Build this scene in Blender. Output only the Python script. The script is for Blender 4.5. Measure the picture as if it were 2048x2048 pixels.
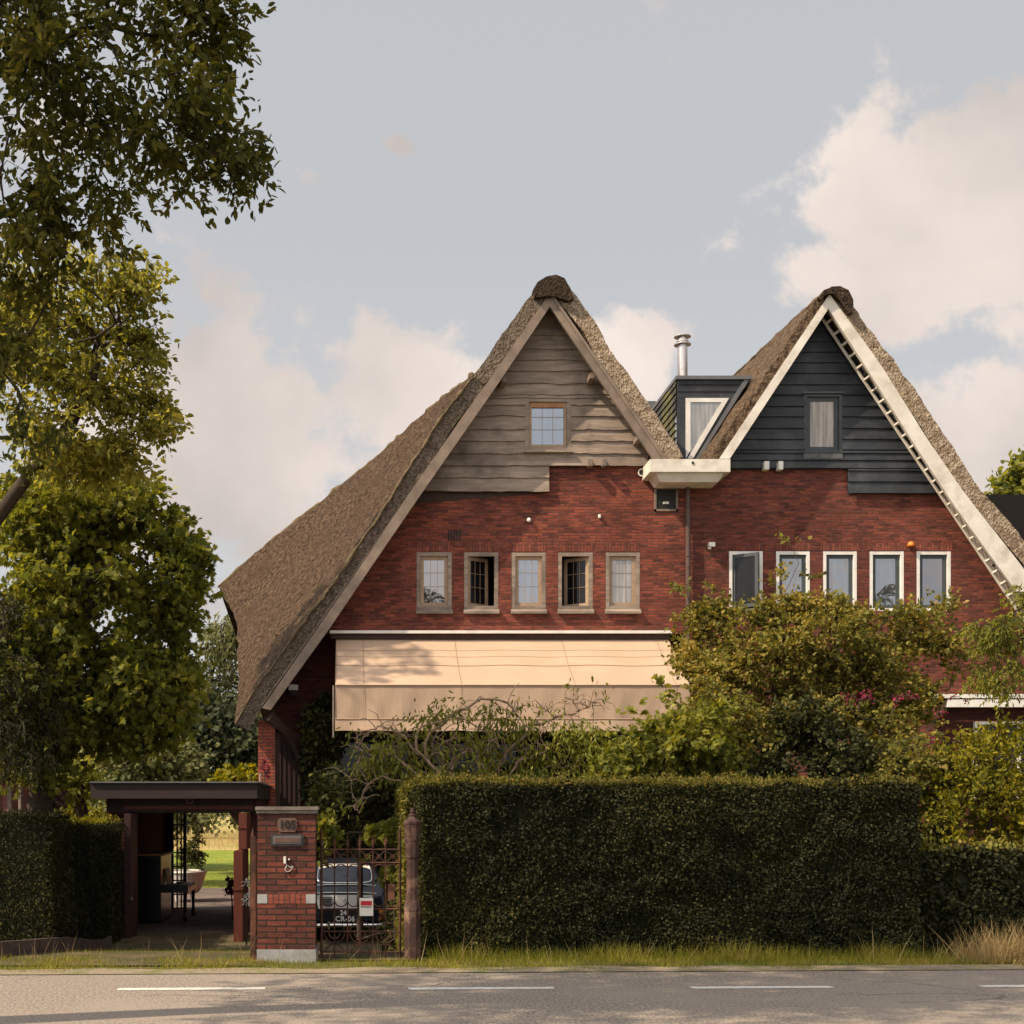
import bpy, bmesh, math, random
import numpy as np
from mathutils import Vector, noise
from mathutils.geometry import tessellate_polygon
random.seed(7)
rng = np.random.default_rng(11)
R = math.radians
for o in list(bpy.data.objects): bpy.data.objects.remove(o)
sc = bpy.context.scene
col = sc.collection
# ------------------------------------------------------------------ camera
F_PX, UC, VC, CH = 2670.0, 700.0, 1620.0, 1.7
cam = bpy.data.cameras.new('camera'); cob = bpy.data.objects.new('camera', cam); col.objects.link(cob)
cob.location = (0, 0, CH); cob.rotation_euler = (R(90), 0, 0)
cam.sensor_width = 36; cam.lens = 36*F_PX/2048
cam.shift_x = (1024-UC)/2048; cam.shift_y = (VC-1024)/2048
cam.clip_start = 0.1; cam.clip_end = 3000
sc.camera = cob
# ------------------------------------------------------------------ sun and sky
SUN_EL, SUN_AZ = 45.0, 247.0          # azimuth from +Y clockwise: behind the camera, to the left
sd = Vector((math.sin(R(SUN_AZ))*math.cos(R(SUN_EL)), math.cos(R(SUN_AZ))*math.cos(R(SUN_EL)), math.sin(R(SUN_EL))))
sl = bpy.data.lights.new('sun', 'SUN'); so = bpy.data.objects.new('sun', sl); col.objects.link(so)
sl.energy = 4.7; sl.angle = R(0.6); sl.color = (1.0, 0.83, 0.62)
so.rotation_euler = sd.to_track_quat('Z', 'Y').to_euler()
sc.view_settings.view_transform = 'Standard'; sc.view_settings.look = 'None'
sc.view_settings.gamma = 1; sc.view_settings.use_curve_mapping = False
sc.view_settings.exposure = 0.50

world = bpy.data.worlds.new('World'); sc.world = world; world.use_nodes = True
wt = world.node_tree; wt.nodes.clear()
def wn(t, **k):
    n = wt.nodes.new(t)
    for a, b in k.items(): setattr(n, a, b)
    return n
WL = wt.links.new
def wmath(op, a, b=None, c=None, clamp=False):
    n = wn('ShaderNodeMath', operation=op); n.use_clamp = clamp
    for i, x in enumerate((a, b, c)):
        if x is None: continue
        if isinstance(x, (int, float)): n.inputs[i].default_value = x
        else: WL(x, n.inputs[i])
    return n.outputs[0]
def wmix(f, a, b):
    n = wn('ShaderNodeMix', data_type='RGBA')
    for s, x in ((0, f), (6, a), (7, b)):
        if isinstance(x, (int, float, tuple)): n.inputs[s].default_value = x
        else: WL(x, n.inputs[s])
    return n.outputs[2]
sky = wn('ShaderNodeTexSky', sky_type='NISHITA', sun_disc=False, sun_elevation=R(SUN_EL), sun_rotation=R(SUN_AZ))
sky.air_density = 1.0; sky.dust_density = 2.5; sky.ozone_density = 1.0
tc = wn('ShaderNodeTexCoord')
sep = wn('ShaderNodeSeparateXYZ'); WL(tc.outputs['Generated'], sep.inputs[0])
dx, dy, dz = sep.outputs
dyc = wmath('MAXIMUM', wmath('ABSOLUTE', dy), 0.15)
a_ = wmath('DIVIDE', dx, dyc); b_ = wmath('DIVIDE', dz, dyc)       # slopes of the view direction
nz = wn('ShaderNodeTexNoise'); nz.inputs['Scale'].default_value = 5.5; nz.inputs['Detail'].default_value = 8; nz.inputs['Roughness'].default_value = 0.58
cmb = wn('ShaderNodeCombineXYZ'); WL(a_, cmb.inputs[0]); WL(b_, cmb.inputs[1]); cmb.inputs[2].default_value = 3.3
WL(cmb.outputs[0], nz.inputs['Vector'])
nsum = wmath('SUBTRACT', nz.outputs['Fac'], 0.5)
nz2 = wn('ShaderNodeTexNoise'); nz2.inputs['Scale'].default_value = 22; nz2.inputs['Detail'].default_value = 6; nz2.inputs['Roughness'].default_value = .6; WL(cmb.outputs[0], nz2.inputs['Vector'])
def S(u, v): return (u-UC)/F_PX, (VC-v)/F_PX
blobs = [(1930,440,300,190,1.0),(1720,330,90,160,.75),(2060,300,200,120,.9),(1640,540,120,90,.6),(1800,600,150,100,.7),(2020,860,220,140,.9),(1960,1010,160,110,.6),
         (430,800,190,140,.85),(330,900,240,160,.9),(480,1000,230,140,.75),(620,1080,230,120,.75),(560,1200,260,110,.6),
         (850,760,160,110,.95),(760,800,130,110,.6),(960,740,90,90,.6),(1265,720,85,100,1.0),(1200,680,60,50,.6),(690,350,100,34,.52),(800,290,60,28,.5),(1570,460,50,30,.4),(60,260,120,120,.6),
         (1000,1000,700,200,.45)]
field = None
for (u, v, ru, rv, w) in blobs:
    x, y = S(u, v)
    ex = wmath('MULTIPLY', wmath('SUBTRACT', a_, x), F_PX/ru); ey = wmath('MULTIPLY', wmath('SUBTRACT', b_, y), F_PX/rv)
    r2 = wmath('ADD', wmath('MULTIPLY', ex, ex), wmath('MULTIPLY', ey, ey))
    g = wmath('MULTIPLY', wmath('POWER', 2.718, wmath('MULTIPLY', r2, -0.8)), w)
    field = g if field is None else wmath('MAXIMUM', field, g)
# elsewhere in the sky (behind the camera) clouds come from a slow noise alone
nb = wn('ShaderNodeTexNoise'); nb.inputs['Scale'].default_value = 2.2; nb.inputs['Detail'].default_value = 6
WL(tc.outputs['Generated'], nb.inputs['Vector'])
back = wmath('MULTIPLY', wmath('LESS_THAN', dy, 0.0), wmath('MULTIPLY', wmath('SUBTRACT', nb.outputs['Fac'], 0.3), 1.6))
front = wmath('MULTIPLY', wmath('GREATER_THAN', dy, 0.0), field)
tot = wmath('ADD', wmath('ADD', front, back), wmath('ADD', wmath('MULTIPLY', nsum, 1.5), wmath('MULTIPLY', wmath('SUBTRACT', nz2.outputs['Fac'], .5), .75)))
mr = wn('ShaderNodeMapRange', interpolation_type='SMOOTHSTEP'); WL(tot, mr.inputs[0]); mr.inputs[1].default_value = 0.27; mr.inputs[2].default_value = 0.56
cover = wmath('MULTIPLY', mr.outputs[0], 0.9)
ns2 = wn('ShaderNodeTexNoise'); ns2.inputs['Scale'].default_value = 3.6; ns2.inputs['Detail'].default_value = 5; WL(cmb.outputs[0], ns2.inputs['Vector'])
mr2 = wn('ShaderNodeMapRange'); WL(ns2.outputs['Fac'], mr2.inputs[0]); mr2.inputs[1].default_value = 0.36; mr2.inputs[2].default_value = 0.66
SK = 0.10
cloudc = wmix(mr2.outputs[0], (4.25, 3.75, 3.5, 1), (6.9, 6.0, 5.4, 1))
haze = wmix(0.80, sky.outputs[0], (4.45, 4.45, 4.45, 1))
low = wn('ShaderNodeMapRange'); WL(b_, low.inputs[0]); low.inputs[1].default_value = 0.0; low.inputs[2].default_value = 0.42; low.inputs[3].default_value = 0.75; low.inputs[4].default_value = 0.0
haze2 = wmix(low.outputs[0], haze, (4.95, 4.85, 4.8, 1))
# towards and around the sun the hazy sky is several times brighter
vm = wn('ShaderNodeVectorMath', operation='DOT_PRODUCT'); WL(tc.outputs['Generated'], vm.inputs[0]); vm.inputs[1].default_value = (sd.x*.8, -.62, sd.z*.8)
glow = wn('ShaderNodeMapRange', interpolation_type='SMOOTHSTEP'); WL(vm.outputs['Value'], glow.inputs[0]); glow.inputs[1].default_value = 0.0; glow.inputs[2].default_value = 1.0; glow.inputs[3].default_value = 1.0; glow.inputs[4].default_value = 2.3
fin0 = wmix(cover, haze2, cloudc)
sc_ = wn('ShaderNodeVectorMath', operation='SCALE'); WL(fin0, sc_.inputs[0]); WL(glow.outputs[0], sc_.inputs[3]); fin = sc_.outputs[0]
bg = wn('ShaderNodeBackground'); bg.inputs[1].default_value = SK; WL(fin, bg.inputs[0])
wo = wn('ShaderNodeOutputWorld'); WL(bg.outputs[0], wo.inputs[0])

# ------------------------------------------------------------------ helpers
def K(u, v, Y): return Vector(((u-UC)*Y/F_PX, Y, CH+(VC-v)*Y/F_PX))
def gz(Y):
    if Y <= 15.2: return 0.0
    if Y >= 21: return -0.45
    t = (Y-15.2)/5.8; return -0.45*t*t*(3-2*t)
class MB:
    def __init__(s): s.v = []; s.f = []
    def add(s, vs, fs):
        n = len(s.v); s.v += [tuple(p) for p in vs]; s.f += [tuple(i+n for i in f) for f in fs]; return s
    def box(s, x0, x1, y0, y1, z0, z1, b=0.0):
        if b > 0:
            bm = bmesh.new(); bmesh.ops.create_cube(bm, size=1)
            for q in bm.verts: q.co = Vector(((x0+x1)/2+q.co.x*(x1-x0), (y0+y1)/2+q.co.y*(y1-y0), (z0+z1)/2+q.co.z*(z1-z0)))
            bmesh.ops.bevel(bm, geom=bm.edges[:], offset=b, segments=2, affect='EDGES')
            bm.verts.index_update(); s.add([q.co for q in bm.verts], [[q.index for q in f.verts] for f in bm.faces]); bm.free(); return s
        return s.add([(x0,y0,z0),(x1,y0,z0),(x1,y1,z0),(x0,y1,z0),(x0,y0,z1),(x1,y0,z1),(x1,y1,z1),(x0,y1,z1)],
                     [(0,3,2,1),(4,5,6,7),(0,1,5,4),(1,2,6,5),(2,3,7,6),(3,0,4,7)])
    def kbox(s, u0, u1, v0, v1, Y, d, b=0.0):        # front face at Y spans the given outline, depth d behind it
        p, q = K(u0, v1, Y), K(u1, v0, Y); return s.box(p.x, q.x, Y, Y+d, p.z, q.z, b)
    def prism(s, pts, d):                             # pts: front outline, extruded by d along +Y
        n = len(pts); pts = [Vector(p) for p in pts]
        tr = tessellate_polygon([pts])
        bk = [p+Vector((0, d, 0)) for p in pts]
        return s.add(pts+bk, [tuple(t) for t in tr]+[tuple(i+n for i in reversed(t)) for t in tr]+[(i, (i+1) % n, (i+1) % n+n, i+n) for i in range(n)])
    def tube(s, pts, rad, sides=8, cap=True):
        pts = [Vector(p) for p in pts]; n = len(pts)
        if not hasattr(rad, '__len__'): rad = [rad]*n
        base = len(s.v); ref = None
        for i, p in enumerate(pts):
            t = (pts[min(i+1, n-1)]-pts[max(i-1, 0)])
            t = t.normalized() if t.length > 1e-9 else Vector((0, 0, 1))
            if ref is None: ref = t.cross(Vector((0.3, 0.9, 0.1))); 
            a = (ref-t*ref.dot(t))
            a = a.normalized() if a.length > 1e-6 else t.orthogonal().normalized()
            ref = a; b = t.cross(a)
            for k in range(sides):
                an = 2*math.pi*k/sides; s.v.append(tuple(p+(a*math.cos(an)+b*math.sin(an))*rad[i]))
        for i in range(n-1):
            for k in range(sides):
                k2 = (k+1) % sides; s.f.append((base+i*sides+k, base+i*sides+k2, base+(i+1)*sides+k2, base+(i+1)*sides+k))
        if cap and sides > 2:
            s.f.append(tuple(base+k for k in reversed(range(sides)))); s.f.append(tuple(base+(n-1)*sides+k for k in range(sides)))
        return s
    def lathe(s, c, prof, sides=20, square=False):
        base = len(s.v)
        for (r, z) in prof:
            for k in range(sides):
                an = 2*math.pi*(k+.5)/sides; q = 1.0
                s.v.append((c[0]+r*math.cos(an)*q, c[1]+r*math.sin(an)*q, c[2]+z))
        for i in range(len(prof)-1):
            for k in range(sides):
                k2 = (k+1) % sides; s.f.append((base+i*sides+k, base+i*sides+k2, base+(i+1)*sides+k2, base+(i+1)*sides+k))
        s.f.append(tuple(base+k for k in reversed(range(sides)))); s.f.append(tuple(base+(len(prof)-1)*sides+k for k in range(sides)))
        return s
    def grid(s, fn, nu, nv):
        base = len(s.v)
        for j in range(nv+1):
            for i in range(nu+1): s.v.append(tuple(fn(i/nu, j/nv)))
        for j in range(nv):
            for i in range(nu):
                a = base+j*(nu+1)+i; s.f.append((a, a+1, a+nu+2, a+nu+1))
        return s
    def build(s, name, m, parent=None, smooth=False, fixn=True):
        me = bpy.data.meshes.new(name); me.from_pydata(s.v, [], s.f)
        if fixn:
            bm = bmesh.new(); bm.from_mesh(me); bmesh.ops.recalc_face_normals(bm, faces=bm.faces); bm.to_mesh(me); bm.free()
        me.materials.append(m)
        if smooth: me.polygons.foreach_set('use_smooth', [True]*len(me.polygons))
        me.update()
        return link(name, me, parent)
def root_of(o):
    while o.parent: o = o.parent
    return o
def link(name, me, parent=None):
    o = bpy.data.objects.new(name, me); col.objects.link(o)
    if parent:
        o.parent = parent
        if parent.parent is None and parent.type == 'EMPTY': o.location = -parent.location
    return o
def tag(o, label=None, cat=None, group=None, kind=None):
    for k, x in (('label', label), ('category', cat), ('group', group), ('kind', kind)):
        if x: o[k] = x
    return o
def thing(name, loc, label, cat, group=None):
    o = bpy.data.objects.new(name, None); col.objects.link(o); o.location = loc; o.empty_display_size = .2
    return tag(o, label, cat, group)

# ------------------------------------------------------------------ materials
def newmat(name):
    m = bpy.data.materials.new(name); m.use_nodes = True; nt = m.node_tree
    return m, nt, nt.nodes['Principled BSDF']
def node(nt, t, ins={}, **k):
    n = nt.nodes.new(t)
    for a, b in k.items(): setattr(n, a, b)
    for a, b in ins.items():
        if hasattr(b, 'is_linked'): nt.links.new(b, n.inputs[a])
        else: n.inputs[a].default_value = b
    return n
def c4(c): return (c[0], c[1], c[2], 1)
def pm(name, c1, c2=None, scale=3.0, rough=.8, bump=0.0, bscale=40.0, stretch=(1,1,1), detail=5, metal=0.0, c3=None, s3=.7, lo=.35, hi=.65, bd=.01, spec=.3):
    m, nt, p = newmat(name)
    p.inputs['Roughness'].default_value = rough; p.inputs['Metallic'].default_value = metal; p.inputs['Specular IOR Level'].default_value = spec
    if c2 is None: c2 = tuple(x*.78 for x in c1)
    t = node(nt, 'ShaderNodeTexCoord'); mp = node(nt, 'ShaderNodeMapping', {'Vector': t.outputs['Object'], 'Scale': stretch})
    n = node(nt, 'ShaderNodeTexNoise', {'Vector': mp.outputs[0], 'Scale': scale, 'Detail': detail, 'Roughness': .62})
    mr = node(nt, 'ShaderNodeMapRange', {0: n.outputs['Fac'], 1: lo, 2: hi})
    mx = node(nt, 'ShaderNodeMix', {0: mr.outputs[0], 6: c4(c1), 7: c4(c2)}, data_type='RGBA'); outc = mx.outputs[2]
    if c3:
        n3 = node(nt, 'ShaderNodeTexNoise', {'Vector': t.outputs['Object'], 'Scale': s3, 'Detail': 6, 'Roughness': .6})
        m3 = node(nt, 'ShaderNodeMapRange', {0: n3.outputs['Fac'], 1: .48, 2: .68})
        outc = node(nt, 'ShaderNodeMix', {0: m3.outputs[0], 6: outc, 7: c4(c3)}, data_type='RGBA').outputs[2]
    nt.links.new(outc, p.inputs['Base Color'])
    if bump > 0:
        nb_ = node(nt, 'ShaderNodeTexNoise', {'Vector': mp.outputs[0], 'Scale': bscale, 'Detail': 4})
        bp = node(nt, 'ShaderNodeBump', {'Height': nb_.outputs['Fac'], 'Strength': bump, 'Distance': bd}); nt.links.new(bp.outputs[0], p.inputs['Normal'])
    return m
def brickmat(name, c1, c2, mortar, bw=.21, rh=.058, ms=.008, dark=.35, off=0.0, vertical=False):
    m, nt, p = newmat(name); p.inputs['Roughness'].default_value = .85; p.inputs['Specular IOR Level'].default_value = .2
    t = node(nt, 'ShaderNodeTexCoord'); sp = node(nt, 'ShaderNodeSeparateXYZ', {0: t.outputs['Object']})
    xy = node(nt, 'ShaderNodeMath', {0: sp.outputs[0], 1: sp.outputs[1]}, operation='ADD')
    wob = node(nt, 'ShaderNodeTexNoise', {'Vector': t.outputs['Object'], 'Scale': 2.5, 'Detail': 3})
    wz = node(nt, 'ShaderNodeMath', {0: wob.outputs['Fac'], 1: .018, 2: sp.outputs[2]}, operation='MULTIPLY_ADD')
    wz2 = node(nt, 'ShaderNodeMath', {0: wz.outputs[0], 1: off}, operation='ADD')
    cb = node(nt, 'ShaderNodeCombineXYZ', {0: wz2.outputs[0] if vertical else xy.outputs[0], 1: xy.outputs[0] if vertical else wz2.outputs[0]})
    br = node(nt, 'ShaderNodeTexBrick', {'Vector': cb.outputs[0], 'Color1': c4(c1), 'Color2': c4(c2), 'Mortar': c4(mortar), 'Scale': 1.0, 'Mortar Size': ms, 'Mortar Smooth': .35, 'Bias': 0.0, 'Brick Width': bw, 'Row Height': rh})
    n = node(nt, 'ShaderNodeTexNoise', {'Vector': t.outputs['Object'], 'Scale': 1.1, 'Detail': 6, 'Roughness': .65})
    mr = node(nt, 'ShaderNodeMapRange', {0: n.outputs['Fac'], 1: .35, 2: .7, 3: 1.12, 4: 1-dark})
    n2 = node(nt, 'ShaderNodeTexNoise', {'Vector': node(nt, 'ShaderNodeMapping', {'Vector': t.outputs['Object'], 'Scale': (6.5, 6.5, 30)}).outputs[0], 'Scale': 1.3, 'Detail': 5, 'Roughness': .7})
    mr2 = node(nt, 'ShaderNodeMapRange', {0: n2.outputs['Fac'], 1: .3, 2: .7, 3: .62, 4: 1.36})
    mu = node(nt, 'ShaderNodeMath', {0: mr.outputs[0], 1: mr2.outputs[0]}, operation='MULTIPLY')
    hs = node(nt, 'ShaderNodeHueSaturation', {'Color': br.outputs['Color'], 'Value': mu.outputs[0]})
    # pale bloom and repaired joints in irregular spots
    n4 = node(nt, 'ShaderNodeTexNoise', {'Vector': node(nt, 'ShaderNodeMapping', {'Vector': t.outputs['Object'], 'Scale': (5, 5, 14)}).outputs[0], 'Scale': 1.9, 'Detail': 4, 'Roughness': .75})
    m4 = node(nt, 'ShaderNodeMapRange', {0: n4.outputs['Fac'], 1: .63, 2: .78, 3: 0, 4: .45})
    fx = node(nt, 'ShaderNodeMix', {0: m4.outputs[0], 6: hs.outputs[0], 7: c4((c1[0]*1.5, c1[1]*2.6, c1[2]*2.6))}, data_type='RGBA')
    nt.links.new(fx.outputs[2], p.inputs['Base Color'])
    inv = node(nt, 'ShaderNodeMath', {0: 1.0, 1: br.outputs['Fac']}, operation='SUBTRACT')
    ad = node(nt, 'ShaderNodeMath', {0: n2.outputs['Fac'], 1: .5, 2: inv.outputs[0]}, operation='MULTIPLY_ADD')
    bp = node(nt, 'ShaderNodeBump', {'Height': ad.outputs[0], 'Strength': .9, 'Distance': .012}); nt.links.new(bp.outputs[0], p.inputs['Normal'])
    return m
def thatchmat(name, c1, c2, c3, s3=1.2):
    m, nt, p = newmat(name); p.inputs['Roughness'].default_value = .9; p.inputs['Specular IOR Level'].default_value = .15
    t = node(nt, 'ShaderNodeTexCoord')
    a = node(nt, 'ShaderNodeTexNoise', {'Vector': node(nt, 'ShaderNodeMapping', {'Vector': t.outputs['Object'], 'Scale': (1, .8, .75)}).outputs[0], 'Scale': 13, 'Detail': 6, 'Roughness': .75})
    b = node(nt, 'ShaderNodeTexNoise', {'Vector': t.outputs['Object'], 'Scale': s3, 'Detail': 6, 'Roughness': .6})
    mra = node(nt, 'ShaderNodeMapRange', {0: a.outputs['Fac'], 1: .41, 2: .60})
    mx = node(nt, 'ShaderNodeMix', {0: mra.outputs[0], 6: c4(c1), 7: c4(c2)}, data_type='RGBA')
    mrb = node(nt, 'ShaderNodeMapRange', {0: b.outputs['Fac'], 1: .48, 2: .66, 3: 0, 4: .8})
    mx2 = node(nt, 'ShaderNodeMix', {0: mrb.outputs[0], 6: mx.outputs[2], 7: c4(c3)}, data_type='RGBA')
    nt.links.new(mx2.outputs[2], p.inputs['Base Color'])
    v = node(nt, 'ShaderNodeTexVoronoi', {'Vector': node(nt, 'ShaderNodeMapping', {'Vector': t.outputs['Object'], 'Scale': (1, .7, .7)}).outputs[0], 'Scale': 26, 'Randomness': 1.0})
    ad = node(nt, 'ShaderNodeMath', {0: a.outputs['Fac'], 1: 1.6, 2: v.outputs['Distance']}, operation='MULTIPLY_ADD')
    bp = node(nt, 'ShaderNodeBump', {'Height': ad.outputs[0], 'Strength': 1.0, 'Distance': .09}); nt.links.new(bp.outputs[0], p.inputs['Normal'])
    return m
def leafmat(name, ca, cb, cc, trans=.35, rough=.62):
    m, nt, p = newmat(name)
    at = node(nt, 'ShaderNodeAttribute', attribute_name='tint')
    rp = node(nt, 'ShaderNodeValToRGB', {0: at.outputs['Fac']})
    e = rp.color_ramp.elements; e[0].color = c4(ca); e[1].color = c4(cc); x = e.new(.5); x.color = c4(cb)
    nt.links.new(rp.outputs[0], p.inputs['Base Color']); p.inputs['Roughness'].default_value = rough; p.inputs['Specular IOR Level'].default_value = .16
    tr = node(nt, 'ShaderNodeBsdfTranslucent'); 
    hs = node(nt, 'ShaderNodeHueSaturation', {'Color': rp.outputs[0], 'Hue': .485, 'Saturation': 1.15, 'Value': 1.6}); nt.links.new(hs.outputs[0], tr.inputs[0])
    ms = node(nt, 'ShaderNodeMixShader', {0: trans}); nt.links.new(p.outputs[0], ms.inputs[1]); nt.links.new(tr.outputs[0], ms.inputs[2])
    nt.links.new(ms.outputs[0], nt.nodes['Material Output'].inputs[0]); return m
def glassmat(name, c=(.012,.013,.015), refl=.26, tint=(.9,.93,1)):
    m, nt, p = newmat(name)
    p.inputs['Base Color'].default_value = c4(c); p.inputs['Roughness'].default_value = .6; p.inputs['Specular IOR Level'].default_value = .05
    t0 = node(nt, 'ShaderNodeTexCoord'); f0 = node(nt, 'ShaderNodeTexNoise', {'Vector': node(nt, 'ShaderNodeMapping', {'Vector': t0.outputs['Object'], 'Scale': (16, 16, .8)}).outputs[0], 'Scale': 1.0, 'Detail': 3})
    r0 = node(nt, 'ShaderNodeMapRange', {0: f0.outputs['Fac'], 1: .35, 2: .65}); x0_ = node(nt, 'ShaderNodeMix', {0: r0.outputs[0], 6: c4(c), 7: c4((c[0]*.45, c[1]*.42, c[2]*.4))}, data_type='RGBA'); nt.links.new(x0_.outputs[2], p.inputs['Base Color'])
    gl = node(nt, 'ShaderNodeBsdfGlossy', {'Color': c4(tint), 'Roughness': .015})
    t = node(nt, 'ShaderNodeTexCoord')
    w = node(nt, 'ShaderNodeTexNoise', {'Vector': t.outputs['Object'], 'Scale': 2.2, 'Detail': 1})
    bp = node(nt, 'ShaderNodeBump', {'Height': w.outputs['Fac'], 'Strength': .25, 'Distance': .02}); nt.links.new(bp.outputs[0], gl.inputs['Normal'])
    ms = node(nt, 'ShaderNodeMixShader', {0: refl}); nt.links.new(p.outputs[0], ms.inputs[1]); nt.links.new(gl.outputs[0], ms.inputs[2])
    nt.links.new(ms.outputs[0], nt.nodes['Material Output'].inputs[0]); return m
M = {}
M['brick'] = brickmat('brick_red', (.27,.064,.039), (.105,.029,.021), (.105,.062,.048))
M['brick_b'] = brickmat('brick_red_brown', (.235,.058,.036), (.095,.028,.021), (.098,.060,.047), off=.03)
M['brick_low'] = brickmat('brick_low_shaded', (.10,.026,.020), (.045,.014,.012), (.04,.024,.020))  # darkened copy of the brick, shade below the overhang put into the colour
M['brick_soldier'] = brickmat('brick_soldier_course', (.25,.066,.042), (.13,.038,.028), (.08,.05,.038), bw=1.0, rh=.062, vertical=True)
M['brick_pillar'] = brickmat('brick_pillar', (.155,.045,.030), (.070,.028,.022), (.034,.024,.020), bw=.225, rh=.0665, ms=.009, dark=.3)
M['brick_sunlit'] = brickmat('brick_sunlit', (.36,.085,.04), (.22,.05,.03), (.10,.06,.05), rh=.066, ms=.012)  # sun on the corner pier painted in as brighter, more orange brick
M['thatch_old'] = thatchmat('thatch_old', (.034,.019,.011), (.19,.122,.074), (.085,.050,.030))
M['thatch_new'] = thatchmat('thatch_tan', (.06,.037,.023), (.27,.185,.115), (.15,.10,.06))
M['thatch_cut'] = thatchmat('thatch_cut_ends', (.26,.18,.12), (.62,.50,.37), (.40,.30,.2), 2.5)
M['thatch_grey'] = thatchmat('thatch_cut_grey', (.13,.095,.072), (.30,.235,.18), (.19,.155,.10), 2.5)
M['ridge'] = thatchmat('ridge_turf', (.030,.019,.013), (.10,.066,.044), (.055,.038,.022))
M['moss'] = pm('moss', (.075,.055,.026), (.16,.115,.068), 9, .95, .6, 60, bd=.02)
M['oldwood'] = pm('weathered_oak', (.33,.26,.205), (.20,.155,.12), 1.6, .85, .5, 9, stretch=(1,1,9), c3=(.13,.10,.085), s3=1.3)
M['bargewood'] = pm('bargeboard_oak', (.235,.18,.14), (.15,.115,.09), 3, .85, .3, 14)
M['whitepaint'] = pm('cream_paint', (.70,.65,.57), (.58,.53,.46), 2.2, .6, .12, 20, c3=(.48,.43,.36), s3=3.0)
M['white'] = pm('white_paint', (.74,.71,.66), (.62,.59,.54), 4, .5)
M['darkboard'] = pm('dark_board', (.020,.023,.028), (.034,.037,.042), 2.2, .5, .35, 12, stretch=(1,1,7), c3=(.05,.055,.06), s3=2.0)
M['greyframe'] = pm('grey_frame', (.055,.064,.068), (.045,.052,.056), 4, .5)
M['glass'] = glassmat('pane_glass')
M['glass_sky'] = glassmat('pane_glass_clear', (.06,.065,.07), .30, (.84,.88,.95))
M['glass_pale'] = glassmat('pane_glass_curtained', (.30,.29,.25), .14)
M['glass_beige'] = glassmat('pane_glass_blind', (.36,.31,.25), .08)
M['glass_dark'] = glassmat('pane_glass_dark', (.008,.007,.007), .02)
M['dark'] = pm('interior_dark', (.012,.010,.010), rough=.95)
M['orangewood'] = pm('varnished_wood', (.36,.16,.06), (.25,.11,.045), 6, .45, stretch=(1,1,.2))
M['tilecheek'] = pm('slate_cheek', (.055,.055,.05), (.03,.03,.03), 5, .6, c3=(.16,.15,.04), s3=2.0)
M['steel'] = pm('flue_steel', (.62,.58,.55), (.5,.46,.43), 12, .28, metal=.9)
M['pipe'] = pm('downpipe_paint', (.10,.062,.052), rough=.5)
M['canvas'] = pm('awning_canvas', (.45,.32,.225), (.41,.29,.20), 1.6, .9, .25, 9, stretch=(1,1,.25), c3=(.40,.285,.20), s3=1.1, bd=.03)
M['seam'] = pm('awning_seam', (.36,.24,.16), rough=.9)
M['lead'] = pm('lead', (.14,.14,.145), rough=.5)
M['fascia'] = pm('garage_fascia', (.040,.027,.026), (.03,.02,.02), 2, .55)
M['garagewood'] = pm('garage_wood', (.045,.020,.016), (.028,.013,.011), 5, .6, .2, 20, stretch=(6,6,.6))
M['redwood'] = pm('door_leaf_red', (.13,.032,.018), (.09,.024,.014), 5, .5, .2, 20, stretch=(6,6,.6))
M['black'] = pm('black_lacquer', (.008,.008,.009), rough=.25, spec=.5)
M['concrete'] = pm('pillar_stone', (.36,.36,.35), (.25,.25,.25), 5, .9, .3, 40, c3=(.20,.19,.16), s3=2.2)
M['stone_cap'] = pm('cap_stone', (.20,.17,.145), (.13,.11,.095), 7, .9, .4, 40)
M['plaque'] = pm('number_plaque', (.13,.075,.052), (.10,.058,.042), 9, .6)
M['bronze'] = pm('bronze_slot', (.060,.055,.048), (.038,.036,.03), 9, .45, metal=.3)
M['rust'] = pm('rusted_iron', (.075,.030,.018), (.036,.019,.014), 14, .8, .4, 60, c3=(.16,.065,.035), s3=5)
M['rustpost'] = pm('rusted_post', (.055,.025,.019), (.032,.018,.016), 9, .75, .4, 50, c3=(.22,.13,.09), s3=4)
M['navy'] = pm('car_paint_navy', (.012,.015,.024), (.010,.013,.020), 2, .22, spec=.35)
M['silver'] = pm('car_panel_silver', (.60,.58,.55), (.52,.50,.47), 2, .3)
M['chrome'] = pm('chrome', (.75,.73,.7), rough=.12, metal=1.0)
M['carglass'] = glassmat('car_glass', (.85,.78,.64), .08)  # pale base colour stands in for daylight coming through the car
M['rubber'] = pm('rubber', (.02,.02,.02), rough=.85)
M['amber'] = pm('amber_lens', (.65,.20,.03), rough=.25)
M['redlens'] = pm('red_lens', (.38,.03,.02), rough=.25)
M['redpaint'] = pm('red_paint', (.5,.02,.03), rough=.5)
M['ink'] = pm('black_ink', (.015,.013,.012), rough=.6)
M['asphalt'] = pm('asphalt', (.33,.275,.225), (.12,.10,.085), 38, .9, .7, 90, stretch=(1,.6,1), detail=5, c3=(.27,.225,.18), s3=.35, bd=.004)
M['roadpaint'] = pm('road_paint', (.60,.57,.52), (.36,.33,.29), 14, .8, lo=.45, hi=.8)
M['soil'] = pm('ground_soil', (.075,.075,.022), (.12,.095,.045), 3, .95, .5, 30, c3=(.085,.10,.025), s3=.9)
M['gravel'] = pm('verge_gravel', (.30,.235,.17), (.17,.14,.09), 40, .95, .6, 120, c3=(.13,.14,.04), s3=2.6)
M['drive'] = pm('driveway_moss', (.050,.050,.014), (.075,.050,.030), 2.6, .95, .8, 40, c3=(.12,.09,.05), s3=1.3)
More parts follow.
